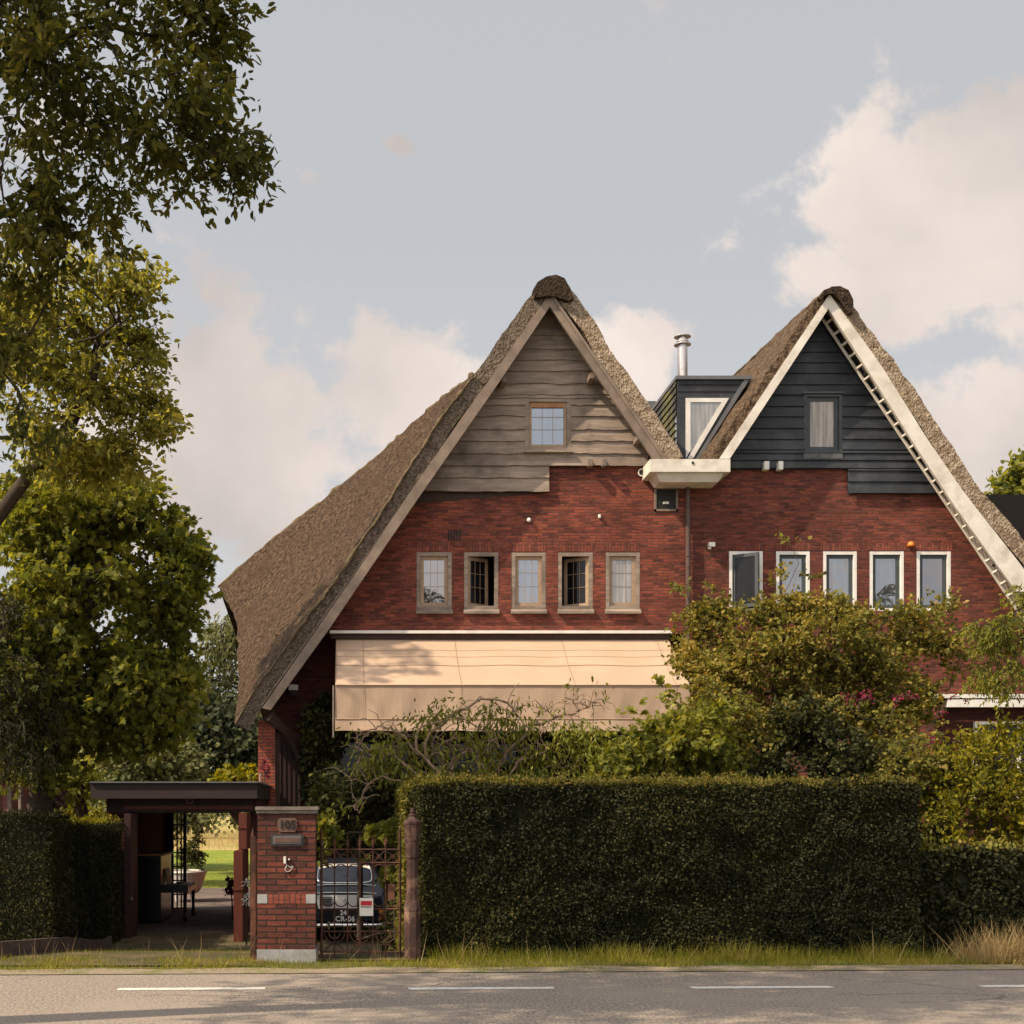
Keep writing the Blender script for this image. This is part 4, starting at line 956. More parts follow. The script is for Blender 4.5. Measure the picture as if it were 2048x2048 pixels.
# tub planter with shrub
TY = 31.5
c = K(382,1775,TY); c.z = -.44; tb_ = thing('tub_planter', c, 'pale enamel bathtub planter standing behind the garage', 'planter')
mb = MB(); NR = 10
for j in range(NR+1):
    t = j/NR; rx = .25+.23*t**.5; ry = .5+.2*t**.5; z = .18+.50*t
    for k in range(24): a = 2*math.pi*k/24; mb.v.append((c.x-.12+rx*math.cos(a)*(1.0), c.y+ry*math.sin(a), c.z+z))
for j in range(NR):
    for k in range(24): a, b = j*24+k, j*24+(k+1) % 24; mb.f.append((a, b, b+24, a+24))
mb.f.append(tuple(reversed(range(24)))); mb.f.append(tuple(NR*24+k for k in range(24)))
mb.build('basin', M['tub'], tb_, smooth=False)
mb = MB(); rim = [(c.x-.12+.49*math.cos(a), c.y+.71*math.sin(a), c.z+.69) for a in np.linspace(0, 2*math.pi, 33)]; mb.tube(rim, .022, 6, cap=False); mb.build('rim', M['whitepaint'], tb_, smooth=True)
for dx_ in (-.3, .06):
    MB().tube([(c.x+dx_, c.y-.3, c.z), (c.x+dx_, c.y-.3, c.z+.22)], [.03,.05], 8).build('foot', M['tub'], tb_)
plant('tub_shrub', 'dark green shrub with a few pink flowers growing in the bathtub planter', 'shrub', (c.x-.15, c.y, c.z+.6), [((c.x-.15, c.y, c.z+.45), .03), ((c.x-.15, c.y, c.z+.9), .025)], [pxblob(378,1680,TY,30,44,.5), pxblob(386,1715,TY,28,20,.4), pxblob(366,1650,TY,26,22,.4)], 60, 40, .16, LANCE, .07, M['l_ivy'], M['bark'], trunkname='stem', tb=.15)

# ------------------------------------------------------------------ gate pillar
PYp = 15.0
pl = thing('gate_pillar', K(573,1925,PYp), 'square red brick gate pillar with stone cap, house number and letter slot', 'pillar')
def pk(u): return K(u, 0, PYp).x
def pz(v): return K(0, v, PYp).z
D = pk(632)-pk(514)
MB().box(pk(515), pk(631), PYp, PYp+D-.02, pz(1899)+.001, pz(1628)-.001).build('brick_shaft', M['brick_pillar'], pl)
MB().box(pk(513.5), pk(632.5), PYp-.012, PYp+D-.008, -.06, pz(1899), .006).build('plinth', M['concrete'], pl)
mb = MB(); mb.box(pk(513), pk(634), PYp-.02, PYp+D, pz(1627), pz(1621), .004); mb.box(pk(510.5), pk(637), PYp-.04, PYp+D+.02, pz(1621)+.001, pz(1613), .006); mb.build('capstone', M['stone_cap'], pl)
for a, b in ((515,534.5),(612,631)): MB().box(pk(a)-.001, pk(b)+.001, PYp-.006, PYp+.1, pz(1807), pz(1788.5), .003).build('corner_stone', M['concrete'], pl)
MB().box(pk(535), pk(611.5), PYp-.004, PYp+.01, pz(1807), pz(1788.5)).build('soldier_band', M['brick_soldier'], pl)
oc = [(555,1641),(559,1636),(590,1636),(594,1641),(594,1657),(590,1664),(559,1664),(555,1657)]
pq = MB().prism(kl(oc, PYp-.025), .024).build('number_plaque', M['plaque'], pl)
fontcache = {}
def text(txt, size, loc, mat, parent, name, ext=.004, spacing=1.0, bold=.0, rot=(R(90), 0, 0)):
    cu = bpy.data.curves.new(name, 'FONT'); cu.body = txt; cu.size = size; cu.extrude = ext; cu.align_x = 'CENTER'; cu.align_y = 'CENTER'; cu.offset = bold; cu.space_character = spacing
    to = bpy.data.objects.new(name, cu); dg = bpy.context.evaluated_depsgraph_get(); col.objects.link(to); bpy.context.view_layer.update()
    me = bpy.data.meshes.new_from_object(to.evaluated_get(bpy.context.evaluated_depsgraph_get())); bpy.data.objects.remove(to)
    me.materials.clear(); me.materials.append(mat)
    from mathutils import Euler, Matrix
    me.transform(Matrix.Translation(Vector(loc)) @ Euler(rot).to_matrix().to_4x4())
    return link(name, me, parent)
text('105', .13, K(575,1650,PYp-.03), M['ink'], pq, 'house_number', bold=.003)
mb = MB(); mb.kbox(541,607,1668,1693,PYp-.025,.024,.004); ms_ = mb.build('letter_slot', M['bronze'], pl)
mb = MB(); mb.kbox(546,602,1672,1688,PYp-.035,.01,.002); mb.build('flap_frame', M['lead'], ms_); MB().kbox(549,599,1675,1685,PYp-.041,.008,.002).build('flap', M['plaque'], ms_)
mb = MB(); mb.kbox(567,572,1713,1727,PYp-.03,.029,.003); mb.kbox(576.5,579.5,1717,1720.5,PYp-.03,.029,.002); be = mb.build('door_bell', M['white'], pl)
mb = MB(); cw = [K(u, v, PYp-.02) for u, v in ((571,1726),(574,1731),(570,1738),(571,1743),(579,1743),(584,1737),(586,1732),(580,1735),(575,1731))]; mb.tube(interp(cw, 24), .006, 6); mb.build('pull_chain', M['steel'], be)

# ------------------------------------------------------------------ iron gates
g1 = thing('iron_gate', K(720,1915,15.35), 'rusty wrought iron gate with spear tips in front of the parked car', 'gate')
Yg = 15.35
def gp(u, v, dy=0): return K(u, v, Yg+dy)
mb = MB()
for u, t in ((643,1664),(800,1660)): mb.tube([gp(u,1921), gp(u,t)], .016, 4); mb.tube([gp(u,t), gp(u,t-7)], [.02,.001], 6)
for v in (1699,1725.5,1818,1863,1904): mb.tube([gp(643,v), gp(800,v)], .010, 4)
mb.build('gate_frame', M['rust'], g1)
bars = (669,695,720,746,771)
for u in bars:
    mb = MB(); mb.tube([gp(u,1914), gp(u,1690)], .0085, 6)
    mb.tube([gp(u,1694), gp(u,1688), gp(u,1684), gp(u,1668)], [.012,.02,.012,.001], 4); mb.tube([gp(u-5,1680), gp(u,1684), gp(u+5,1680)], [.002,.009,.002], 4); mb.build('bar', M['rust'], g1)
mb = MB()
alls = (643,)+bars+(800,)
for a, b in zip(alls, alls[1:]):
    c_ = (a+b)/2; w_ = (b-a)/2
    mb.tube([gp(c_+w_*math.cos(t), 1740-11*math.sin(t)) for t in np.linspace(0, math.pi, 13)], .007, 5)
    mb.tube([gp(c_+w_*math.cos(t), 1800+13*math.sin(t)) for t in np.linspace(0, math.pi, 13)], .007, 5)
    mb.tube([gp(a+2,1702), gp(b-2,1723)], .005, 4); mb.tube([gp(b-2,1702), gp(a+2,1723)], .005, 4)
    mb.tube([gp(c_+4*math.cos(t), 1712.5+4*math.sin(t)) for t in np.linspace(0, 2*math.pi, 11)], .004, 4, cap=False)
for c_ in (669,720,771):
    mb.tube([gp(c_+11*math.cos(t), 1866+11*math.sin(t)) for t in np.linspace(0, math.pi, 13)], .009, 5)
    mb.tube([gp(c_+20*math.cos(t), 1866+20*math.sin(t)) for t in np.linspace(0, math.pi, 15)], .007, 5)
    mb.tube([gp(c_-20,1902), gp(c_-8,1889), gp(c_+8,1889), gp(c_+20,1902)], .008, 5)
    mb.tube([gp(c_-20,1860), gp(c_-14,1846), gp(c_+14,1846), gp(c_+20,1860)], .007, 5)
mb.build('scrollwork', M['rust'], g1)
mb = MB(); mb.kbox(776,790,1768,1800,Yg-.02,.04,.004); mb.build('lock_case', M['rust'], g1)
g2 = thing('iron_gate', K(506,1925,15.2), 'dark iron gate leaf standing open edge on, left of the brick pillar', 'gate')
mb = MB(); Y0 = 15.12
mb.kbox(500.5,512,1672,1928,Y0,.06,.004); mb.tube([K(506,1672,Y0+.03), K(506,1655,Y0+.03)], [.03,.002], 6)
xx = K(506,0,Y0).x
for i in range(8): mb.tube([(xx, Y0+.18+.17*i, -.0-.02*i), (xx, Y0+.18+.17*i, 1.35)], .010, 5)
for z in (.1, .75, 1.2): mb.tube([(xx, Y0, z), (xx, Y0+1.45, z-.02)], .012, 4)
mb.build('leaf_frame', M['rust'], g2)
# sign on the gate
sg = thing('gate_sign', K(733,1833,Yg-.04), 'small white warning board with red band wired to the iron gate', 'sign')
MB().kbox(719,746.5,1796,1832,Yg-.03,.008,.003).build('board', M['white'], sg)
MB().kbox(721.5,744,1802,1811,Yg-.034,.004).build('red_band', M['redpaint'], sg)
mb = MB()
for i in range(7): mb.kbox(722+3.1*i, 724.2+3.1*i, 1812.8, 1815.2, Yg-.034, .004)
mb.build('text_line', M['ink'], sg)
# cast iron post
cp = K(824.5,1925,15.15); sp = 15.15/F_PX
po = thing('gate_post', Vector((cp.x, cp.y, -.02)), 'fluted cast iron gate post, rust brown, at the corner of the dark hedge', 'post')
def zz(v): return K(0,v,15.15).z
mb = MB(); mb.lathe((cp.x, cp.y, 0), [(.098,-.03),(.098,zz(1822)),(.104,zz(1820)),(.104,zz(1816)),(.078,zz(1800)),(.070,zz(1780)),(.068,zz(1718)),(.080,zz(1714)),(.082,zz(1708)),(.084,zz(1684)),(.092,zz(1681)),(.092,zz(1677)),(.088,zz(1674)),(.098,zz(1650)),(.104,zz(1647)),(.104,zz(1643)),(.055,zz(1636)),(.040,zz(1633)),(.045,zz(1630)),(.024,zz(1627)),(.030,zz(1623)),(.018,zz(1619)),(.002,zz(1615))], 8)
mb.build('shaft', M['rustpost'], po)

# ------------------------------------------------------------------ car
CY = 21.5; cx = K(689,0,CY).x; g0 = -.45
car = thing('parked_car', Vector((cx, CY+1.6, g0)), 'small rounded old navy and silver car parked behind the iron gate, tail to the road', 'car')
sects = [ # y, half width, z bottom, z belt, z roof, half roof width
 (0.0,.60,.34,.66,.70,.55),(0.06,.66,.30,.80,.86,.58),(.22,.70,.28,.90,.95,.60),(.42,.715,.27,.93,1.18,.52),(.70,.72,.26,.93,1.31,.50),(1.3,.725,.26,.93,1.345,.51),(2.0,.725,.26,.92,1.32,.50),(2.45,.72,.26,.90,1.10,.51),(2.7,.70,.26,.86,.90,.58),(3.1,.66,.28,.78,.82,.52),(3.35,.52,.32,.62,.66,.40)]
mb = MB(); nseg = 16
for (y, hw, zb0, zbelt, zr, hr) in sects:
    half = [(0,zb0),(hw*.8,zb0),(hw*.97,zb0+.10),(hw,(zb0+zbelt)/2+.02),(hw*.97,zbelt-.05),(hw*.93,zbelt),(hr+.06,zbelt+(zr-zbelt)*.45),(hr,zr-(zr-zbelt)*.18),(hr*.8,zr-.02),(0,zr)]
    ringp = half+[(-x, z) for x, z in reversed(half[1:-1])]
    for x, z in ringp: mb.v.append((cx+x, CY+y, g0+z))
n = 18
for j in range(len(sects)-1):
    for i in range(n): a, b = j*n+i, j*n+(i+1) % n; mb.f.append((a, b, b+n, a+n))
mb.f.append(tuple(reversed(range(n)))); mb.f.append(tuple((len(sects)-1)*n+k for k in range(n)))
body = mb.build('body', M['navy'], car, smooth=True)
sub = body.modifiers.new('smooth', 'SUBSURF'); sub.levels = 2; sub.render_levels = 2
def quad(pts, th, name, mat, parent, Yo=0):
    pts = [Vector(p) for p in pts]; nr = (pts[1]-pts[0]).cross(pts[3]-pts[0]).normalized()
    if nr.y > 0: nr = -nr
    mb = MB(); a = [p+nr*th for p in pts]; b = [p-nr*th for p in pts]; mb.add(a+b, [(0,1,2,3),(7,6,5,4)]+[(i, (i+1) % 4, (i+1) % 4+4, i+4) for i in range(4)]); return mb.build(name, mat, parent)
# rear window with rounded outline lying on the sloping back
zA, zB = g0+.965, g0+1.255
wv = []; 
for t in np.linspace(0, 2*math.pi, 33)[:-1]:
    ct, st = math.cos(t), math.sin(t); x = .455*math.copysign(abs(ct)**.35, ct); zt2 = math.copysign(abs(st)**.4, st)
    f_ = (zt2+1)/2; wv.append((cx+x*(1-.07*f_), CY+.235+.36*f_, zA+(zB-zA)*f_))
mb = MB(); mb.add(wv, [tuple(range(32))]); mb.build('rear_window', M['carglass'], car)
mb = MB(); mb.tube([Vector(p)+Vector((0,-.004,0)) for p in wv+[wv[0]]], .010, 5, cap=False); mb.build('window_chrome', M['chrome'], car, smooth=True)
mb = MB(); mb.tube([(cx-.58, CY+.20, g0+.91), (cx-.3, CY+.17, g0+.935), (cx+.3, CY+.17, g0+.935), (cx+.58, CY+.20, g0+.91)], .011, 6); mb.tube([(cx-.60, CY+.07, g0+.79), (cx-.3, CY+.035, g0+.815), (cx+.3, CY+.035, g0+.815), (cx+.60, CY+.07, g0+.79)], .010, 6); mb.build('trim_strip', M['chrome'], car)
lid = MB().prism([(cx-.46, CY-.02, g0+.78), (cx+.46, CY-.02, g0+.78), (cx+.42, CY-.035, g0+.56), (cx-.42, CY-.035, g0+.56)], .03).build('engine_lid', M['silver'], car)
mb = MB()
for sx in (-1, 1):
    for k in range(5): z = g0+.62+k*.028; mb.box(cx+sx*.20-.0 if sx > 0 else cx-.40, cx+.40 if sx > 0 else cx-.20, CY-.052, CY-.036, z, z+.016)
mb.build('louvres', M['ink'], lid)
mb = MB(); mb.tube([(cx, CY-.045, g0+.74), (cx+.025, CY-.045, g0+.70), (cx, CY-.045, g0+.66), (cx-.025, CY-.045, g0+.70), (cx, CY-.045, g0+.74)], .006, 5, cap=False); mb.build('diamond_badge', M['chrome'], lid)
pt = MB().box(cx-.19, cx+.21, CY-.075, CY-.06, g0+.345, g0+.55, .004).build('number_plate', M['ink'], car)
text('24', .105, (cx-.02, CY-.079, g0+.50), M['white'], pt, 'plate_text', ext=.002, bold=.003); text('CR-06', .115, (cx+.01, CY-.079, g0+.40), M['white'], pt, 'plate_text', ext=.002, bold=.003, spacing=1.05)
mb = MB(); mb.tube([(cx-.74, CY+.16, g0+.30), (cx-.70, CY-.02, g0+.30), (cx-.45, CY-.10, g0+.30), (cx+.45, CY-.10, g0+.30), (cx+.70, CY-.02, g0+.30), (cx+.74, CY+.16, g0+.30)], .034, 8); bp_ = mb.build('bumper', M['chrome'], car, smooth=True)
for sx in (-.25, .25): MB().box(cx+sx-.02, cx+sx+.02, CY-.15, CY-.09, g0+.24, g0+.37, .008).build('overrider', M['chrome'], bp_)
for sx in (-1, 1):
    lamp = MB().box(cx+sx*.60-.045, cx+sx*.60+.045, CY-.01, CY+.12, g0+.48, g0+.56, .015).build('tail_lamp', M['amber'], car)
    MB().box(cx+sx*.60-.045, cx+sx*.60+.045, CY-.01, CY+.12, g0+.38, g0+.478, .015).build('red_lens', M['redlens'], lamp)
    for y in (.55, 2.75):
        a = Vector((cx+sx*.70, CY+y, g0+.27)); prof = [a+Vector((-sx*.14,0,0)), a+Vector((-sx*.13,0,0)), a+Vector((-sx*.01,0,0)), a]
        wh = MB().tube(prof, [.22,.27,.27,.23], 20).build('wheel', M['rubber'], car); MB().tube([a+Vector((sx*.001,0,0)), a+Vector((sx*.02,0,0))], [.15,.11], 16).build('hubcap', M['chrome'], wh)

# ------------------------------------------------------------------ hedges
def zt0(v, Y): return K(0, v, Y).z
hx0, hx1 = K(843,0,15.35).x, K(1838,0,15.35).x
hedge('hedge', 'long tall dark clipped hedge with sunlit top beside the cast iron post', ((hx0+hx1)/2, 15.8, 0), [(hx0, hx1, 15.35, 16.5, -.05, zt0(1572,15.35))], 5200, .036, M['l_hedge'], M['l_hedgesun'], 3400, wob=.085)
a0, a1 = K(806,0,16.55).x, K(850,0,16.55).x
hedge('hedge', 'short return of clipped hedge behind the cast iron post', ((a0+a1)/2, 17, -.1), [(a0, a1, 16.55, 18.0, -.3, zt0(1572,16.55))], 2600, .045, M['l_apple'], M['l_hedgesun'], 1500)  # lighter leaf colours paint in the sun on this end of the hedge
b0, b1 = hx1+.06, 10.5
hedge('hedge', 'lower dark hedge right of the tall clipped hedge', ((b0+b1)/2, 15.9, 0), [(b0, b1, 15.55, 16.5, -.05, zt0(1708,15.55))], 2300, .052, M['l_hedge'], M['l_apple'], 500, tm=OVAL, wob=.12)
c0, c1 = -6.2, K(100,0,16.95).x
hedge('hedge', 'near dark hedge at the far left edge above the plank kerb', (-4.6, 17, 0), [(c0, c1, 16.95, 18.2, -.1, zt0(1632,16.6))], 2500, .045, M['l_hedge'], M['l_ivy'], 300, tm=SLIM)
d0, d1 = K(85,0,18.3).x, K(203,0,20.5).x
hedge('hedge', 'dark hedge with sunlit yellow top next to the garage', (-3.7, 19.5, -.3), [(d0, d1, 19.0, 22.4, -.5, zt0(1652,18.6))], 1800, .05, M['l_hedge'], M['l_yellow'], 500, tm=SLIM)  # yellow top leaves paint in the sun on the hedge top
mb = MB(); kp = [(-5.4, 15.3), (-4.0, 15.55), (-3.55, 16.4), (-3.3, 17.6), (-3.42, 20.0), (-3.7, 22.0)]
kp = [(K(-60,0,15.0).x, 15.2), (K(60,0,15.7).x, 15.7), (K(125,0,16.5).x, 16.5), (K(172,0,18.0).x, 18.0), (K(214,0,20.0).x, 20.0), (K(224,0,20.9).x, 20.9)]
pts = interp([Vector((x, y, 0)) for x, y in kp], 30); pts = [Vector((p.x, p.y, gz(p.y)+.05)) for p in pts]
for i in range(30):
    a, b = pts[i], pts[i+1]; w_ = Vector((-.06, .03, 0)); h_ = Vector((0,0,.13)); lo_ = Vector((0,0,-.12))
    mb.add([a+lo_, b+lo_, b+w_+lo_, a+w_+lo_, a+h_, b+h_, b+w_+h_, a+w_+h_], [(0,3,2,1),(4,5,6,7),(0,1,5,4),(2,3,7,6)])
tag(mb.build('kerb', M['kerb']), 'weathered plank edging curving beside the driveway under the left hedge', 'kerb', kind='structure')

# ------------------------------------------------------------------ trees at the left
plant('ash_tree', 'big dark leafy tree overhanging the road at upper left', 'tree', (-6.2, 9.5, 0),
      [((-6.2,9.5,-.1), .32), ((-6.1,9.5,1.5), .27), ((-5.9,9.5,3), .24), ((-5.5,9.5,4.6), .2), ((-4.6,9.5,6.0), .15), ((-3.4,9.5,7.0), .11), ((-2.2,9.5,7.7), .07)],
      [pxblob(90,90,9.5,170,130,1.3), pxblob(300,60,9.5,150,110,1.2), pxblob(420,30,9.5,70,60,.8), pxblob(395,100,9.5,60,60,.7), pxblob(190,240,9.5,190,110,1.2), pxblob(300,300,9.5,110,60,.9), pxblob(370,190,9.5,80,90,.8), pxblob(430,255,9.5,55,36,.5), pxblob(490,330,9.5,56,40,.5), pxblob(470,280,9.5,40,26,.4,.7), pxblob(395,320,9.5,60,24,.4,.6),
       pxblob(90,400,9.5,130,100,1.0), pxblob(235,420,9.5,50,60,.5), pxblob(250,500,9.5,40,30,.4,.7), pxblob(60,520,9.5,90,70,.6), pxblob(20,680,9.6,50,110,.4,.9), pxblob(60,850,9.6,60,80,.4,.5),
       (np.array((-5.5,9.0,8.6)), np.array((3.2,2.8,2.6)), 1.1), (np.array((-2.6,9.6,9.6)), np.array((2.8,2.6,1.7)), 1.2)],
      2500, 35, .24, tmpl_lance(.25), .074, M['l_ash'], M['bark'], droop=.2, shell=.2, tipr=.0055, skel_n=560, maxr=.06, gap=1.3)
plant('roadside_tree', 'leafy roadside tree on the near side of the road', 'tree', (3.4, -7, 0),
      [((3.4,-7,-.1), .3), ((3.4,-7,3), .25), ((3.3,-7,6), .2), ((3.2,-7,8.5), .15), ((3.1,-7,10), .1)],
      [(np.array((3.2,-7,9.6)), np.array((1.5,1.6,2.4)), 1), (np.array((5.0,-7,7.6)), np.array((2.0,2.2,2.2)), 1)],
      260, 25, .5, LANCE, .2, M['l_ash'], M['bark'], droop=.3, shell=.3, tipr=.008, skel_n=160, twig=False)
plant('roadside_tree', 'farther leafy roadside tree on the near side of the road, to the right', 'tree', (25, -8, 0), [((25,-8,-.1), .3), ((25,-8,4), .25), ((25,-8,8), .15), ((25,-8,10), .08)],
      [(np.array((24.5,-8,9.8)), np.array((1.8,1.8,2.2)), 1), (np.array((20.5,-8,8.5)), np.array((1.6,1.8,2.0)), 1), (np.array((27,-8,9)), np.array((2.0,2.2,2.4)), 1)], 240, 25, .5, LANCE, .2, M['l_ash'], M['bark'], droop=.3, shell=.3, tipr=.008, skel_n=120, twig=False)
plant('walnut_tree', 'loose yellow green tree with dark limbs rising at the left edge', 'tree', (-5.0, 16, 0),
      [(K(-150,1900,16), .17), (K(-140,1500,16), .14), (K(-70,1120,16), .10), (K(50,960,16), .08), (K(140,850,16), .075), (K(185,760,16), .055), (K(200,690,16), .04)],
      [pxblob(170,610,16,120,70,1.2), pxblob(265,570,16,45,55,.7), pxblob(275,680,16,50,70,.8), pxblob(90,720,16,110,100,1.3), pxblob(210,780,16,90,70,1.0), pxblob(320,845,16,45,28,.5), pxblob(300,800,16,40,30,.5), pxblob(235,880,16,40,50,.5), pxblob(120,880,16,110,70,1.1), pxblob(20,620,16,70,100,1), pxblob(200,930,16.5,100,50,.8), pxblob(270,920,16,22,30,.3,.4)],
      640, 25, .28, LANCE, .085, M['l_gold'], M['bark'], droop=.2, shell=.25, tipr=.0065, skel_n=380, maxr=.038, tb=.05, gap=1.4)
plant('maple_tree', 'dense dark green broadleaf tree standing left of the garage', 'tree', (-5.0, 19, -.4),
      [(K(60,1800,18.6), .2), (K(80,1600,18.6), .18), (K(110,1450,18.6), .15), (K(150,1300,18.6), .12), (K(190,1150,18.6), .09), (K(200,1050,18.6), .06)],
      [pxblob(110,1040,18.6,150,90,1.5), pxblob(250,1010,18.6,90,70,1.2), pxblob(330,1060,18.6,55,60,.8), pxblob(370,1130,18.6,40,70,.7), pxblob(160,1180,18.6,170,110,1.6), pxblob(340,1210,18.6,60,60,.8), pxblob(90,1320,18.6,150,120,1.6), pxblob(280,1320,18.6,100,80,1.2), pxblob(370,1360,18.6,35,50,.5), pxblob(200,1420,18.6,160,80,1.4), pxblob(60,1480,18.6,110,80,1.2), pxblob(310,1430,18.6,60,40,.6)],
      1500, 25, .30, PALM, .095, M['l_maple'], M['bark'], droop=.35, shell=.3, tipr=.007, skel_n=320, maxr=.08, gap=1.2)
plant('yew_tree', 'blackish fine leaved evergreen at the left edge below the maple', 'tree', (-5.9, 17.5, -.2), [(K(-30,1800,17.6), .12), (K(-20,1400,17.6), .08), (K(0,1250,17.6), .05)],
      [pxblob(10,1300,17.4,80,130,.8), pxblob(60,1400,17.4,80,90,.8), pxblob(20,1500,17.4,90,60,.8)], 220, 30, .25, SLIM, .07, M['l_ivy'], M['bark'], droop=.5, skel_n=120)
plant('poplar_tree', 'tall loose tree beyond the left edge of the garden, throwing dappled shade on the awning', 'tree', (-9, 22.6, -.45),
      [((-9,22.6,-.5), .25), ((-9,22.6,4), .2), ((-8.8,22.7,8), .15), ((-8.5,22.8,12), .08)],
      [(np.array((-8.3,22.8,13.2)), np.array((1.7,1.3,1.0)), 1), (np.array((-7.9,23.4,12.2)), np.array((1.2,1.0,.7)), .8), (np.array((-9.0,22.4,14.6)), np.array((1.5,1.2,.7)), .6)],
      170, 25, .3, LANCE, .13, M['l_gold'], M['bark'], droop=.2, tipr=.009, skel_n=90)
# background trees
def bg(name, label, bl, n, mat, ls, base, tr, h, per=25, tm=OVAL, crad=.8, **k):
    return plant(name, label, 'tree' if 'tree' in name else 'shrub', base, [((base[0], base[1], base[2]-.2), tr), ((base[0], base[1], base[2]+h*.5), tr*.7), ((base[0]+.2, base[1], base[2]+h), tr*.4)], bl, n, per, crad, tm, ls, mat, M['bark'], twig=False, skel_n=90, tipr=.02, trunkname='trunk' if 'tree' in name else 'stem', **k)
bg('willow_tree', 'pale grey green willow far behind between maple and house', [pxblob(450,1290,52,40,60,2), pxblob(495,1260,52,30,40,2), pxblob(430,1380,52,50,70,2), pxblob(490,1400,52,40,90,2)], 300, M['l_far'], .24, (-7.9,52,-.5), .3, 7, tm=SLIM, droop=.6)
bg('oak_tree', 'dark rounded tree far behind the garage roof', [pxblob(470,1490,44,70,70,2.5), pxblob(400,1460,44,60,70,2.5), pxblob(520,1500,44,50,60,2), pxblob(350,1520,44,60,50,2)], 420, M['l_fardark'], .22, (-6.8,44,-.5), .3, 3)
bg('hazel_tree', 'olive green bushy tree right behind the garage roof, left of centre', [pxblob(300,1520,38,60,50,2), pxblob(350,1540,38,50,40,1.5), pxblob(230,1540,38,60,40,1.5)], 260, M['l_far'], .17, (-5.8,38,-.5), .15, 2)
bg('alder_tree', 'deep green tree mass in the distance behind the maple', [pxblob(150,1470,48,120,80,3), pxblob(20,1450,48,120,110,3), pxblob(280,1430,48,100,90,3)], 420, M['l_fardark'], .28, (-11.5,48,-.5), .3, 3)
bg('laurel_shrub', 'bright yellow green shrub above the garage roof beside the brick pier', [pxblob(478,1556,31,34,14,.7), pxblob(500,1550,31,20,14,.7), pxblob(450,1575,31,30,30,.7)], 90, M['l_yellow'], .11, (-2.6,31,-.45), .05, 1.6, crad=.25, tm=PALM)
bg('purple_shrub', 'purple leaved shrub behind the left hedge', [pxblob(75,1590,23,36,36,.8), pxblob(50,1620,23,50,30,.8)], 110, M['l_purple'], .08, (-5.4,23,-.45), .05, 1.2, crad=.25)
bg('holly_shrub', 'mid green shrub between the purple shrub and the garage', [pxblob(130,1560,26,50,46,1), pxblob(175,1545,26,30,40,.8)], 150, M['l_maple'], .09, (-5.3,26,-.45), .06, 1.4, crad=.3)
bg('broom_shrub', 'yellow shrub in sun behind the hedge beside the garage', [pxblob(150,1625,28,14,30,.5), pxblob(185,1635,28,30,18,.6), pxblob(140,1650,28,30,14,.6)], 90, M['l_yellow'], .08, (-5.6,28,-.45), .04, 1.2, crad=.25)
bg('far_shrub', 'green shrub row at the far edge of the meadow seen through the garage', [pxblob(u, 1618+8*math.sin(u), 100, 46, 26, 3) for u in range(-60, 560, 50)], 420, M['l_far'], .42, (-14,100,-.45), .1, 1.5, crad=1.3)
bg('elm_tree', 'green tree crown behind the right end of the thatched roof', [pxblob(2040,985,46,30,40,2), pxblob(2090,960,46,50,70,2), pxblob(2080,1100,46,60,100,2)], 260, M['l_maple'], .24, (23.6,46,-.5), .3, 8)
# shed and fence at the far left
sh_ = thing('garden_shed', K(-20,1700,20.5), 'reddish timber shed corner with white post at the left edge', 'shed')
mb = MB(); p = K(-160,1900,20.5); q = K(14,1552,20.5); mb.box(p.x, q.x, 20.5, 22.5, -.45, q.z)
for i in range(6): x = p.x+(q.x-p.x)*(i+.5)/6; mb.box(x-.015, x+.015, 20.48, 20.499, -.4, q.z-.02)
mb.build('board_wall', pm('shed_red', (.20,.07,.055), (.15,.05,.04), 3, .7), sh_); mb = MB(); mb.kbox(14.2,22,1552,1900,20.5,.08); mb.build('corner_post', M['bargewood'], sh_)
MB().box(p.x-.1, q.x+.15, 20.3, 22.7, q.z+.001, q.z+.09).build('shed_roof', M['lead'], sh_)
tag(MB().tube([K(41,1555,19.9), K(41,1890,19.9)], .03, 8).build('fence_pole', pm('pole_grey', (.20,.16,.14)), None), 'thin grey pole standing behind the left hedge near the shed', 'pole')
fn = thing('rail_fence', K(90,1640,36), 'low pale rail fence in the field behind the left hedge', 'fence')
mb = MB(); 
for v in (1628,1640): mb.tube([K(20,v,36), K(140,v,36)], .045, 5)
mb.build('rails', M['bargewood'], fn)
for u in (20,60,100,140): MB().tube([K(u,1620,36), Vector((K(u,0,36).x, 36, -.45))], .05, 6).build('post', M['bargewood'], fn)
# neighbour beyond
nb_ = thing('neighbour_house', (19.5, 40, -.45), 'dark flat dormered house mostly hidden behind the right thatched roof', 'house')
MB().box(18.8, 25, 38, 44, -.45, 9.2).build('wall', M['brick_b'], nb_); MB().box(18.6, 25.2, 37.8, 44.2, 9.2, 10.0).build('roof', M['darkboard'], nb_); MB().box(18.5, 25.3, 37.7, 44.3, 10.0, 10.08).build('roof_trim', M['lead'], nb_)

